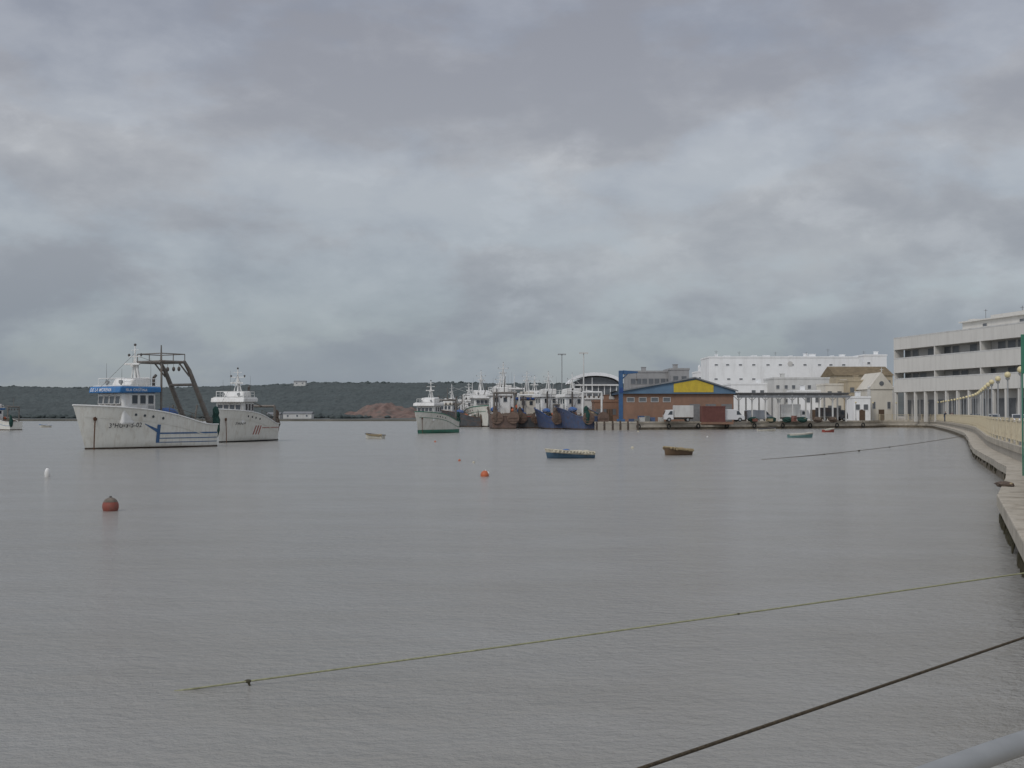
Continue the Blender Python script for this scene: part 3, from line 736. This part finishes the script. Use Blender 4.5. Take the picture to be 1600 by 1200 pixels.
for i in range(9):
    mb=MB(); w=random.uniform(.5,1.8); h=random.uniform(.1,.7); x=-W/2+1.5+i*(W-3)/8+random.uniform(-1.6,1.6); yy=random.uniform(2,7); mb.bb(x-w/2,x+w/2,yy,yy+1.4,Hh,Hh+.4+h).bb(x-w/2-.08,x+w/2+.08,yy-.08,yy+1.48,Hh+.4+h,Hh+.52+h); mb.make('chimney',wallw,T)
mb=MB(); mb.cyl((-W/2+21.7,-.08,Hh-1.6),(-W/2+21.7,.02,Hh-1.6),.7,n=20); mb.make('round_window_surround',wallg,T)
for i in range(6):
    mb=MB(); x=-W/2+3+i*7.6+random.uniform(-2,2); h=random.uniform(.6,1.6); mb.cyl((x,3,Hh),(x,3,Hh+h+1),.03,n=5).cyl((x-.5,3,Hh+h+.7),(x+.5,3,Hh+h+.7),.02,n=4).cyl((x-.3,3,Hh+h+.4),(x+.3,3,Hh+h+.4),.02,n=4); mb.make('television_antenna',dsteel,T)
house('white stepped block at the end of the apartments',1350,1386,320,556,wallw,12,3,2,.9,.7,name='apartment_building',cat='building')
T,W,Hh=house('white building with three small rooftop pinnacles',1090,1108,345,582,wallw,10,1,2)
for i in range(3):
    mb=MB(); x=-W/2+.6+i*(W-1.2)/2; mb.bb(x-.35,x+.35,.2,.9,Hh,Hh+1.5).ball((x,.55,Hh+1.6),.37,10,(1,1,1.3)).cyl((x,.55,Hh+2.0),(x,.55,Hh+3.0),.07,.02,6); mb.make('pinnacle',wallw,T)
house('low white house with flat roof behind the pergola',1142,1212,292,601,wallw,10,1,5)
house('pale grey flat-roofed house with many small windows',1210,1296,284,592,wallg,12,2,7,.9,1.0)
house('white flat-roofed corner house in the town',1290,1334,272,602,wallb,8,2,3)
house('beige house front with small balcony window',1326,1352,268,596,wally,8,3,2)
house('ochre building with brown tiled roof',1306,1395,308,586,wally,14,2,6,roof='gable',rise=2.4)
house('white low house with rooftop terrace',1240,1300,276,612,wallw,6,1,4)
T,W,Hh=house('cream chapel with pointed gable and round window',1358,1396,259,608,wallb,12,0,0,roof='front',roofm=wallb,rise=3.6,name='chapel',cat='church')
mb=MB(); mb.cyl((0,-.3,Hh+3.6),(0,-.3,Hh+4.6),.12,.05,6).bb(-.35,.35,-.34,-.26,Hh+4.1,Hh+4.22); mb.make('cross',wallg,T)
mb=MB(); mb.cyl((0,-.32,Hh+1.2),(0,-.24,Hh+1.2),.5,n=18); mb.make('round_window',farglass,T)
for sd in (-1,1): mb=MB(); mb.bb(sd*W/2-.25,sd*W/2+.25,-.2,.3,0,Hh); mb.ball((sd*W/2,0,Hh+.35),.35,10); mb.make('pilaster',wallg,T)
addwin(T,-1.6,-.03,3.2,.8,1.6,wallg); addwin(T,1.6,-.03,3.2,.8,1.6,wallg)
house('white low outbuilding beside the chapel',1334,1360,255,622,wallw,6,1,2)
T,W,Hh=house('grey concrete industrial building with stepped roof',984,1050,262,582,wallc,14,2,7,1.2,1.3,name='industrial_building',cat='building')
house('tall grey concrete block with flat roof',1048,1077,258,578,wallc,12,2,2,1.2,1.3,name='industrial_building',cat='building')
# fish hall
D=222;x0,x1=X(975,D),X(1146,D);W=x1-x0
T=thing('fish_market_hall','brick fish market hall with grey gable roof and yellow panel','building',((x0+x1)/2,D,1.4),group='buildings of the waterfront town')
e=Zh(610,D)-1.4; rz_=Zh(589,D)-1.4; rx=X(1085,D)-(x0+x1)/2
mb=MB(); mb.bb(-W/2,W/2,0,22,-.5,e-.6); mb.make('brick_wall',brick,T)
mb=MB(); mb.prism([(-W/2-.5,e-.6),(W/2+.3,e-.6),(W/2+.3,e-.1),(rx,rz_-.3),(-W/2-.5,e-.1)],-.6,22.2); mb.make('gable_wall',roofbl,T)
mb=MB(); mb.add([(-W/2-.9,-1.0,e),(rx,-1.0,rz_),(rx,23,rz_),(-W/2-.9,23,e),(W/2+.7,-1.0,e),(W/2+.7,23,e),(-W/2-.9,-1.0,e-.25),(rx,-1.0,rz_-.25),(W/2+.7,-1.0,e-.25)],[(0,1,2,3),(1,4,5,2),(0,6,7,1),(1,7,8,4)]); mb.make('roof',roofg,T)
mb=MB(); px_=X(1052,D)-(x0+x1)/2; p2=X(1114,D)-(x0+x1)/2
mb.prism([(px_,e-.35),(p2,e-.35),(p2,rz_-1.5),(rx+.3,rz_-.5),(px_,rz_-1.25)],-.68,-.605); mb.make('yellow_panel',yellowp,T)
for i in range(4):
    x=-W/2+1.2+i*2.2; addwin(T,x,-.03,4.0,1.4,.9,wallg)
for i in range(3):
    mb=MB(); x=2.0+i*2.9; mb.bb(x,x+1.9,-.06,.02,0,3.2); mb.make('shutter_door',M('shutter_grey',(.17,.17,.17),.6,.2),T)
# arched building
D=243;x0,x1=X(893,D),X(968,D);W=x1-x0
T=thing('port_office_building','white port office with arched roof and dark ribbon windows','building',((x0+x1)/2,D,1.4),group='buildings of the waterfront town')
e=Zh(602,D)-1.4
mb=MB(); mb.bb(-W/2+.3,W/2-.3,0,12,-.5,e-2.2); mb.make('lower_wall',wallg,T)
mb=MB(); mb.bb(-W/2+.5,W/2-.5,.3,12,e-2.195,e); mb.prism([(-W/2+.5,e)]+[(W/2*.95*math.sin(t),e+1.7*math.cos(t)) for t in [(-1.4+2.8*i/12) for i in range(13)]]+[(W/2-.5,e)],.3,12); mb.make('glazed_wall',farglass,T)
mb=MB(); vs=[];fs=[]
for i in range(17):
    t=-1.45+2.9*i/16; 
    for (rr,y) in ((0,-1),(.65,-1),(.65,12.5),(0,12.5)): vs.append(((W/2+.1+rr)*math.sin(t),y,e+.1+(1.8+rr)*math.cos(t)))
for i in range(16):
    for k in range(4): fs.append((4*i+k,4*i+(k+1)%4,4*i+4+(k+1)%4,4*i+4+k))
mb.add(vs,fs); mb.make('arched_roof',wallw,T)
for i in range(8): mb=MB(); x=-W/2+.6+i*(W-1.2)/7; mb.bb(x-.1,x+.1,.1,.295,e-2.19,e+.1); mb.make('mullion',white,T)
mb=MB(); mb.bb(-W/2,W/2,-.3,.1,e-2.8,e-2.2); mb.make('ledge_band',white,T)
mb=MB(); mb.bb(-W/2,W/2,-.3,.09,e-.1,e+.2); mb.make('arch_tie_band',white,T)
for i in range(5): addwin(T,-W/2+1.3+i*1.8,-.03,2.2,1.1,1.1,wallw)
house('low brown brick store beside the fish hall',929,976,232,628,brick,8,1,4,name='store_building',cat='building',roof='flat')
house('low white store behind the boats',896,932,252,622,wallg,8,1,3,name='store_building',cat='building')
# right modern building
A=Vector((X(1397,255),255));Bp=Vector((88.6,208)); dr=(Bp-A).normalized(); ang=math.atan2(dr.y,dr.x); LL=82
T=thing('modern_apartment_building','long cream modern building with ribbon balconies and ground-floor columns','building',(A.x,A.y,1.4),ang,group='buildings of the waterfront town')
def zz(y): return Zh(y,255)-1.4
lv=[(528,547),(560,583),(592,613)]
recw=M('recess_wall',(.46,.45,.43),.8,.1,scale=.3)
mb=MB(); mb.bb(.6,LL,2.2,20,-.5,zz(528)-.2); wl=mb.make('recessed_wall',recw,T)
for (a,b_) in lv:
    mb=MB(); mb.bb(0,LL,0,.3,zz(b_),zz(a)).bb(0,.3,.3,20,zz(b_),zz(a)).bb(.3,LL,.3,2.2,zz(b_),zz(b_)+.3); 
    if a==528: mb.bb(.3,LL,.3,20,zz(a)-.35,zz(a)-.1)
    mb.make('balcony_parapet',wallm,T)
    mb=MB(); mb.bb(.05,LL,-.03,.0-.002,zz(a)-.22,zz(a)+.02); mb.make('parapet_coping',wallg,T)
random.seed(9)
for (za,zb_) in ((547,560),(583,592)):
    h=zz(za)-zz(zb_)-.1
    for i in range(26):
        x=2+i*3.1
        if random.random()<.25: continue
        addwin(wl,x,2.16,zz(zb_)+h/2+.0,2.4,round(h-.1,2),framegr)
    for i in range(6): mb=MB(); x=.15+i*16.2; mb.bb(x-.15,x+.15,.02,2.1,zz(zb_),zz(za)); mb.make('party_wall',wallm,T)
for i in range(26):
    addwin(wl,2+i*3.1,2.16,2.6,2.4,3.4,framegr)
for i in range(17):
    mb=MB(); x=.3+i*4.0; mb.bb(x-.25,x+.25,.1,.6,-.2,zz(613)); mb.make('column',wallm,T)
mb=MB(); s0=16.5; mb.bb(s0,LL,6,16,zz(528)-.2,zz(528)+2.0).bb(s0-.4,LL,5.4,16.4,zz(528)+2.0,zz(528)+2.25).bb(s0+9,s0+20,6.6,14,zz(528)+2.25,zz(528)+2.9); mb.make('penthouse',wallm,T)
for i in range(3): addwin(T,s0+8+i*12,5.96,zz(528)+1.1,1.6,.7,wallm)
for i in range(6):
    mb=MB(); x=s0+1.5+i*5.9+random.uniform(-1,1); h=random.uniform(.3,1.0); mb.bb(x,x+random.uniform(.8,2.8),7,10,zz(528)+2.25,zz(528)+2.35+h); mb.make('chimney',wallm,T)
for (x,h) in ((s0+5,2.0),(s0+17,1.6),(s0+26,2.0)): mb=MB(); mb.cyl((x,8,zz(528)+2.2),(x,8,zz(528)+2.4+h),.04,n=5).cyl((x-.6,8,zz(528)+2.1+h),(x+.6,8,zz(528)+2.1+h),.03,n=4); mb.make('television_antenna',dsteel,T)
def simple_house(label,x,y,w,d,h,rm,rise=1.2,z=None):
    z=th(x,y) if z is None else z
    T=thing('shore_house',label,'house',(x,y,z),group='white houses across the water')
    mb=MB(); mb.bb(-w/2,w/2,0,d,-3,h); mb.make('wall',wallg,T)
    mb=MB(); mb.add([(-w/2-.2,-.3,h),(w/2+.2,-.3,h),(w/2+.2,d/2,h+rise),(-w/2-.2,d/2,h+rise),(-w/2-.2,d+.3,h),(w/2+.2,d+.3,h)],[(0,1,2,3),(3,2,5,4),(0,3,4),(1,5,2)]); mb.make('roof',rm,T)
    for i in range(max(2,int(w/3))): addwin(T,-w/2+w*(i+.5)/max(2,int(w/3)),-.03,h*.55,.9,1,wallw)
xh=X(468,780); simple_house('white farmhouse among trees on the hillside',xh,780,7.5,5,2.2,roofg,.8,z=canopy(xh,778)+.6)
simple_house('long low white shed on the far shore',X(468,475),470,11,6,1.9,roofg,.8,z=.8)
simple_house('low grey-roofed shed on the far shore',X(430,478),474,5,6,1.6,roofg,.8,z=.8)
# ------------------------------------------------------------ pergola
D=228;x0,x1=X(1150,D),X(1326,D)
T=thing('pergola','long steel pergola with dark slatted roof on pale columns','pergola',((x0+x1)/2,D,1.4)); W=x1-x0
zt=Zh(617,D)-1.4
for i in range(9):
    for y in (0,6): mb=MB(); x=-W/2+.5+i*(W-1)/8; mb.bb(x-.13,x+.13,y-.13,y+.13,0,zt); mb.make('column',wallg,T)
mb=MB(); 
for y in (0,3,6): mb.bb(-W/2,W/2,y-.12,y+.12,zt,zt+.25)
for i in range(60): x=-W/2+i*W/59; mb.bb(x-.06,x+.06,-.9,6.9,zt+.255,zt+.42)
for i in range(9):
    x=-W/2+.5+i*(W-1)/8; mb.cyl((x,0,zt-1.1),(x+1.2,0,zt),.05,n=5).cyl((x,0,zt-1.1),(x-1.2,0,zt),.05,n=5)
mb.make('slatted_roof',M('pergola_steel',(.14,.14,.14),.7,.2),T)
mb=MB(); mb.bb(-W/2,W/2,-.95,-.9,zt-.55,zt-.1); mb.make('fascia',M('fascia_grey',(.18,.19,.20),.7,.2),T)
# ------------------------------------------------------------ crane
D=214
T=thing('quay_crane','tall blue steel jib crane standing on the quay','crane',(X(970,D),D,1.4))
mb=MB(); mb.bb(-.36,.36,-.36,.36,0,Zh(579,D)-1.4).bb(-.7,.7,-.65,.65,0,.5); mb.make('column',craneblue,T,bevel=.05)
zc=Zh(587,D)-1.4
mb=MB(); mb.prism([(.37,zc+.25),(3.0,zc+.45),(3.0,zc+.75),(.37,zc+.95)],-.2,.2); mb.prism([(.37,zc-.6),(1.3,zc+.31),(1.0,zc+.28),(.37,zc-.3)],-.1,.1); mb.make('jib',craneblue,T,bevel=.03)
mb=MB(); mb.bb(-.3,.4,-.46,-.365,zc-3,zc-2.1); mb.make('control_box',dkblue,T)
mb=MB(); mb.cyl((2.8,0,zc+.45),(2.8,0,zc-.6),.03).ball((2.8,0,zc-.7),.16,8); mb.make('hook',dsteel,T)
for px,D,yt in ((912,236,551),(878,262,553)):
    T=thing('light_mast','tall slim floodlight mast on the fish quay','light mast',(X(px,D),D,1.4 if px>900 else 0),group='floodlight masts')
    h=Zh(yt,D)-(1.4 if px>900 else 0)
    pm=wallg if px>900 else galv
    mb=MB(); mb.cyl((0,0,0),(0,0,h),.2 if px>900 else .12,.09); mb.make('post',pm,T)
    mb=MB(); mb.cyl((-.8,0,h),(.8,0,h),.06,n=6)
    for x in (-.7,-.25,.25,.7): mb.box((x,-.15,h-.1),(.35,.3,.3))
    mb.make('floodlight',pm,T)
# ------------------------------------------------------------ vehicles
def wheels(T,xs,hw,r):
    for x in xs:
        for sd in (1,-1):
            mb=MB(); mb.cyl((x,sd*hw-.12*sd,r),(x,sd*hw+.06*sd,r),r,n=16); w=mb.make('wheel',rubber,T)
            mb=MB(); mb.cyl((x,sd*hw,r),(x,sd*hw+.075*sd,r),r*.55,n=12); mb.make('rim',galv,w)
def car(label,loc,rz,paint,group='cars parked on the promenade'):
    T=thing('parked_car',label,'car',(loc[0],loc[1],1.41),rz,1,group)
    mb=MB(); mb.prism([(-2,.35),(-2.02,.75),(-1.75,.9),(1.0,.95),(1.85,.78),(2.02,.6),(2.0,.3),(1.6,.28),(-1.6,.28)],-.83,.83); mb.prism([(-1.7,.9),(-1.35,1.4),(.15,1.43),(1.0,.93)],-.7,.7); mb.make('body',paint,T,bevel=.06)
    for sd in (1,-1): mb=MB(); y=sd*.705; mb.add([(-1.45,y,.95),(-1.25,y,1.34),(.1,y,1.37),(.75,y,.97)],[(0,1,2,3)]); mb.make('side_window',glass,T)
    mb=MB(); mb.add([(.22,-.62,1.41),(.22,.62,1.41),(.97,.66,.99),(.97,-.66,.99)],[(0,1,2,3)]); mb.make('windscreen',glass,T)
    mb=MB(); mb.add([(-1.44,-.62,1.37),(-1.44,.62,1.37),(-1.72,.66,.95),(-1.72,-.66,.95)],[(0,1,2,3)]); mb.make('rear_window',glass,T)
    for sd in (1,-1):
        mb=MB(); mb.box((1.93,sd*.6,.66),(.14,.3,.14)); mb.make('headlight',galv,T)
        mb=MB(); mb.box((-2.0,sd*.65,.72),(.08,.2,.16)); mb.make('tail_light',redp,T)
    wheels(T,(-1.25,1.25),.75,.31); return T
carw=M('car_white',(.62,.62,.62),.3,.03); cars_=M('car_silver',(.35,.37,.4),.25,.05,metal=.4); card=M('car_dark',(.03,.04,.07),.25,.1)
car('white parked car on the promenade',(X(1590,150),150),math.radians(70),carw)
car('silver parked car on the promenade',(X(1552,176),176),math.radians(72),cars_)
car('dark parked car beside the building',(X(1530,190),192),math.radians(72),card)
car('white car parked near the building columns',(X(1566,160),163),math.radians(72),carw)
def van(label,loc,rz,paint,L=5,h=2.2,box=None):
    T=thing('delivery_truck' if box else 'parked_van',label,'truck' if box else 'van',(loc[0],loc[1],1.41),rz,1,'vehicles parked at the fish quay')
    if box:
        mb=MB(); mb.prism([(L/2-1.7,.4),(L/2,.4),(L/2,1.2),(L/2-.35,2.1),(L/2-1.7,2.15)],-.95,.95); mb.make('cab',paint,T,bevel=.06)
        mb=MB(); mb.bb(-L/2,L/2-1.8,-1.1,1.1,.8,h); mb.make('cargo_box',box,T,bevel=.04)
        mb=MB(); mb.bb(-L/2,L/2-.4,-.5,.5,.45,.75); mb.make('chassis',dsteel,T)
        zt_=2.0
    else:
        mb=MB(); mb.prism([(-L/2,.35),(-L/2,h-.1),(-L/2+.2,h),(L/2-1.3,h),(L/2-.6,1.2),(L/2,1.0),(L/2,.35)],-.95,.95); mb.make('body',paint,T,bevel=.08)
        zt_=h-.2
    for sd in (1,-1): mb=MB(); y=sd*.965; mb.add([(L/2-1.5,y,1.25),(L/2-1.5,y,zt_-.1),(L/2-1.1,y,zt_-.1),(L/2-.65,y,1.25)],[(0,1,2,3)]); mb.make('side_window',glass,T)
    a=(L/2-.01,1.25,L/2-.33,2.0) if box else (L/2-.55,1.22,L/2-1.25,h-.08)
    mb=MB(); mb.add([(a[0]+.02,-.8,a[1]),(a[0]+.02,.8,a[1]),(a[2]+.02,.75,a[3]),(a[2]+.02,-.75,a[3])],[(0,1,2,3)]); mb.make('windscreen',glass,T)
    for sd in (1,-1):
        mb=MB(); mb.box((L/2,sd*.7,.75),(.08,.3,.2)); mb.make('headlight',galv,T)
    wheels(T,(-L/2+1,L/2-.9),.9,.38); return T
van('white box truck parked beside the brick hall',(X(1060,216),216.5),math.pi,carw,5.2,2.9,wallg)
van('white delivery van parked beside the container',(X(1141,214),214.8),math.radians(10),carw)
van('dark tipper truck parked at the pergola end',(X(1304,236),238),math.radians(15),hulldark,6,2.6,hulldark)
van('white camper van parked under the pergola',(X(1243,230),231),0,carw,5.5,3.2,white)
van('silver van in the shade of the pergola',(X(1190,228),231),.1,cars_,5,2.1)
D=213
T=thing('shipping_container','rust-red corrugated container on the quay','container',(X(1115,D),D,1.4))
mb=MB(); mb.bb(-2.05,2.05,.05,2.4,0,2.75); mb.make('box',M('container_red',(.15,.06,.05),.7,.2,dirt=RUST,damt=.6),T)
mb=MB()
for i in range(16): x=-1.9+i*.253; mb.bb(x-.06,x+.06,0,.045,.15,2.6)
mb.bb(-2.08,2.08,-.03,.04,2.6,2.78).bb(-2.08,2.08,-.03,.04,0,.148); mb.make('corrugation',M('container_red2',(.13,.05,.042),.7,.2),T)
random.seed(5)
qp=[Vector((22,213.5)),Vector((45,227)),Vector((69,240))]
fd=thing('tyre_fender','black tyre fender hung on the quay wall','tyre fender',(0,0,.8),group='tyre fenders on the quay wall')
mb=MB(); vs=[];fs=[]
for i in range(14):
    a=2*math.pi*i/14
    for k in range(6):
        q=2*math.pi*k/6; r_=.36+.12*math.cos(q); vs.append((r_*math.cos(a),.12*math.sin(q),r_*math.sin(a)))
for i in range(14):
    for k in range(6): fs.append((i*6+k,((i+1)%14)*6+k,((i+1)%14)*6+(k+1)%6,i*6+(k+1)%6))
mb.add(vs,fs); mb.make('tyre',rubber,fd); mb=MB(); mb.cyl((0,0,.4),(0,.1,.85),.025,n=5); mb.make('hanging_rope',ropem,fd)
for i in range(9):
    t=i/8; p=qp[0].lerp(qp[1],t*2) if t<.5 else qp[1].lerp(qp[2],t*2-1)
    dv=(qp[1]-qp[0]).normalized(); p=p+Vector((dv.y,-dv.x))*.35
    if i==0: fd.location=(p.x,p.y,.6); fd.rotation_euler[2]=.5
    else: clone(fd,(p.x,p.y,.6),.5)
for px in (932,944,957,969,981,996):
    D=210.5; T=thing('mooring_pile','dark weathered timber mooring pile at the quay corner','pile',(X(px,D),D,0),group='timber piles at the quay corner')
    mb=MB(); mb.tube([(0,0,-1.5),(.05,0,1),(0,0,1.3+random.uniform(-.3,.4))],[.2,.18,.15],9); mb.make('timber',M('pile_wood',(.09,.07,.055),.9,.4,scale=3),T)
    mb=MB(); mb.cyl((0,0,.8),(0,0,.92),.22,n=10); mb.make('iron_band',dsteel,T)
crb=M('crate_blue',(.08,.13,.24),.6,.2); crw=M('crate_white',(.5,.5,.48),.6,.1); crr=M('crate_red',(.2,.08,.06),.6,.2); crg=M('crate_grey',(.2,.21,.2),.6,.2)
cratecols=[crb,crw,crr,cryM,crg]; cn_=['blue','white','red','tan','grey']
for i in range(16):
    px=random.choice([random.uniform(985,1035),random.uniform(1150,1330)]); D=218 if px<1050 else 226
    D+=random.uniform(-2,0); m=cratecols[i%5]; k=random.randint(2,4)
    T=thing('fish_crate_stack','stack of %s plastic fish crates on the quay'%cn_[i%5],'crates',(X(px,D),D if px<1050 else D+2,1.4),random.random(),group='crate stacks on the fish quay')
    for j in range(k):
        mb=MB(); z=j*.27; mb.bb(-.45,.45,-.3,.3,z,z+.03).bb(-.45,.45,-.3,-.27,z+.03,z+.25).bb(-.45,.45,.27,.3,z+.03,z+.25).bb(-.45,-.42,-.27,.27,z+.03,z+.25).bb(.42,.45,-.27,.27,z+.03,z+.25)
        mb.make('crate',m,T)
for i in range(7):
    px=1160+i*25+random.uniform(-5,5); D=225
    T=thing('net_pile','heap of fishing nets drying on the quay','net pile',(X(px,D),D+3,1.4),group='net heaps on the quay')
    mb=MB(); mb.ball((0,0,.3),.7,12,(1.3,1,.8),.25); mb.make('net',random.choice([netb,netg]),T)
    mb=MB(); mb.ball((.3,-.5,.5),.12,8); mb.make('net_float',cryM,T)
# ------------------------------------------------------------ people
def person(label,loc,rz,step=.12,coat=cloth):
    T=thing('person',label,'person',(loc[0],loc[1],1.41),rz)
    J=[((0,0,.95),.15),((0,0,1.2),.15),((0,0,1.42),.15),((0,0,1.52),.06),((0,.0,1.6),.085),((0,.0,1.68),.09),
       ((.1,0,.9),.1),((.11,step,.5),.07),((.11,step*.8,.1),.05),((.11,step*.8+.14,.05),.045),
       ((-.1,0,.9),.1),((-.11,-step,.5),.07),((-.11,-step*1.6,.1),.05),((-.11,-step*1.6+.14,.05),.045),
       ((.2,0,1.42),.07),((.25,-.08,1.15),.05),((.25,.05,.9),.038),((.25,.08,.8),.04),
       ((-.2,0,1.42),.07),((-.25,.08,1.15),.05),((-.25,.18,.92),.038),((-.25,.22,.83),.04)]
    E=[(0,1),(1,2),(2,3),(3,4),(4,5),(0,6),(6,7),(7,8),(8,9),(0,10),(10,11),(11,12),(12,13),(2,14),(14,15),(15,16),(16,17),(2,18),(18,19),(19,20),(20,21)]
    me=bpy.data.meshes.new('body'); me.from_pydata([j[0] for j in J],E,[]); o=bpy.data.objects.new('body',me); COL.objects.link(o); o.parent=T
    md=o.modifiers.new('s','SKIN'); 
    for i,j in enumerate(J): me.skin_vertices[0].data[i].radius=(j[1],j[1])
    me.skin_vertices[0].data[0].use_root=True
    o.modifiers.new('ss','SUBSURF').levels=1
    me.materials.append(coat)
    mb=MB(); mb.ball((0,.02,1.66),.1,14,(.85,1,1.2)).ball((0,.125,1.65),.02,6); mb.make('head',skin,T,smooth=True)
    mb=MB(); mb.ball((0,-.015,1.70),.108,12,(.9,1,1.05)); mb.make('hair',hairm,T,smooth=True)
    mb=MB(); mb.tube([(.1,0,.95),(.11,step,.5),(.11,step*.8,.1)],[.12,.085,.075],10).tube([(-.1,0,.95),(-.11,-step,.5),(-.11,-step*1.6,.1)],[.12,.085,.075],10); mb.make('trousers',trou,T,smooth=True)
person('person in dark clothes walking along the promenade',(X(1477,213),213),math.radians(150))
person('person in dark jacket standing on the promenade',(X(1487,205),205),math.radians(20),coat=M('coat_red',(.12,.03,.03),.9,.2))
# ------------------------------------------------------------ world
w=bpy.data.worlds.new('World'); sc.world=w; w.use_nodes=True; N=w.node_tree.nodes; Lk=w.node_tree.links
bg=N['Background']; out=N['World Output']
sky=N.new('ShaderNodeTexSky'); sky.sky_type='NISHITA'; sky.sun_disc=False
el,az=math.radians(42),math.radians(215)
sky.sun_elevation=el; sky.sun_rotation=az
Lk.new(sky.outputs[0],bg.inputs['Color']); bg.inputs['Strength'].default_value=.1
bg2=N.new('ShaderNodeBackground'); mix=N.new('ShaderNodeMixShader')
tc=N.new('ShaderNodeTexCoord'); sep=N.new('ShaderNodeSeparateXYZ'); Lk.new(tc.outputs['Generated'],sep.inputs[0])
def math_(op,a,b=None):
    m=N.new('ShaderNodeMath'); m.operation=op
    for i,q in enumerate((a,b)):
        if q is None: continue
        if isinstance(q,(int,float)): m.inputs[i].default_value=q
        else: Lk.new(q,m.inputs[i])
    return m.outputs[0]
zp=math_('MAXIMUM',sep.outputs['Z'],0.0)
def cloud(scale,det,dist,off,sq,rot,rough=.5):
    mp=N.new('ShaderNodeMapping'); mp.vector_type='POINT'; mp.inputs['Rotation'].default_value=(0,rot,0); mp.inputs['Scale'].default_value=(1,1,sq); mp.inputs['Location'].default_value=off
    Lk.new(tc.outputs['Generated'],mp.inputs[0]); n=N.new('ShaderNodeTexNoise'); n.inputs['Scale'].default_value=scale; n.inputs['Detail'].default_value=det; n.inputs['Roughness'].default_value=rough; n.inputs['Distortion'].default_value=dist
    Lk.new(mp.outputs[0],n.inputs['Vector']); return n.outputs['Fac']
def mrange(v,a,b_,c,d,it='SMOOTHSTEP'):
    m=N.new('ShaderNodeMapRange'); m.interpolation_type=it
    for k,q in zip(('From Min','From Max','To Min','To Max'),(a,b_,c,d)): m.inputs[k].default_value=q
    Lk.new(v,m.inputs['Value']); return m.outputs[0]
c1=cloud(2.4,4,.15,(3.1,1.7,0.4),2.8,.16)
c2=cloud(5.5,7,.15,(7,2,1),2.3,.2,.56)
c3=cloud(12,7,.15,(1,5,2),1.8,.15,.58)
cc=math_('ADD',math_('ADD',math_('MULTIPLY',c1,.36),math_('MULTIPLY',c2,.40)),math_('MULTIPLY',c3,.24))
mr=mrange(cc,.42,.59,-.12,.17)
gr=N.new('ShaderNodeValToRGB'); E=gr.color_ramp.elements
cols=[(0,(.265,.302,.340)),(.05,(.275,.312,.350)),(.12,(.338,.365,.398)),(.2,(.385,.403,.432)),(.27,(.352,.367,.405)),(.36,(.315,.327,.370)),(1,(.38,.39,.42))]
E[0].position=0;E[0].color=(*cols[0][1],1);E[1].position=1;E[1].color=(*cols[-1][1],1)
for p,c in cols[1:-1]: e_=E.new(p); e_.color=(*c,1)
Lk.new(zp,gr.inputs[0])
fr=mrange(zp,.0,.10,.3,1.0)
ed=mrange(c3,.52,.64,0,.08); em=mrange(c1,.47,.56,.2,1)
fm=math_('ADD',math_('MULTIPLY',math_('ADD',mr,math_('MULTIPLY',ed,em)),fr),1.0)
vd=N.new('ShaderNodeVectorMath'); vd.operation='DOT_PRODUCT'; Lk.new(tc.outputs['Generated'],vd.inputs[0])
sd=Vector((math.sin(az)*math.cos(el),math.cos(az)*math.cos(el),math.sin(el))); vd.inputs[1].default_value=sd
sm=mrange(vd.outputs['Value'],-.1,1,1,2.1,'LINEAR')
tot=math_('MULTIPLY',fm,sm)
tint=N.new('ShaderNodeMix'); tint.data_type='RGBA'; tint.blend_type='MULTIPLY'; tint.inputs['Factor'].default_value=1
tr=N.new('ShaderNodeValToRGB'); tr.color_ramp.elements[0].position=.44; tr.color_ramp.elements[0].color=(.985,.99,1.02,1); tr.color_ramp.elements[1].position=.58; tr.color_ramp.elements[1].color=(1.02,1.01,.99,1)
Lk.new(cc,tr.inputs[0]); Lk.new(gr.outputs[0],tint.inputs['A']); Lk.new(tr.outputs[0],tint.inputs['B'])
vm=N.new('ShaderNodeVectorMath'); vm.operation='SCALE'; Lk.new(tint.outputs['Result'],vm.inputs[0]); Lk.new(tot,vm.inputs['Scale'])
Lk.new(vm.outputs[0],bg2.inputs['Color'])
cov=mrange(c2,.46,.58,.97,.84)
Lk.new(cov,mix.inputs[0])
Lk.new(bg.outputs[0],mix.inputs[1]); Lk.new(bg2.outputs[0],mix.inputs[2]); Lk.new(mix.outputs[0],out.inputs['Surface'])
sl=bpy.data.lights.new('sun','SUN'); sl.energy=1.0; sl.angle=math.radians(14); sl.color=(1,.96,.9)
so=bpy.data.objects.new('sun',sl); COL.objects.link(so); so.rotation_euler=(-sd).to_track_quat('-Z','Y').to_euler(); so.location=(0,0,60)
cam=bpy.data.cameras.new('camera'); co_=bpy.data.objects.new('camera',cam); COL.objects.link(co_)
cam.sensor_width=36; cam.lens=F/1600*36; cam.clip_start=.1; cam.clip_end=9000
co_.location=(0,0,3); co_.rotation_euler=(math.radians(90)+math.atan(45/F),0,0); sc.camera=co_
sc.view_settings.view_transform='Standard'; sc.view_settings.look='None'; sc.view_settings.exposure=0
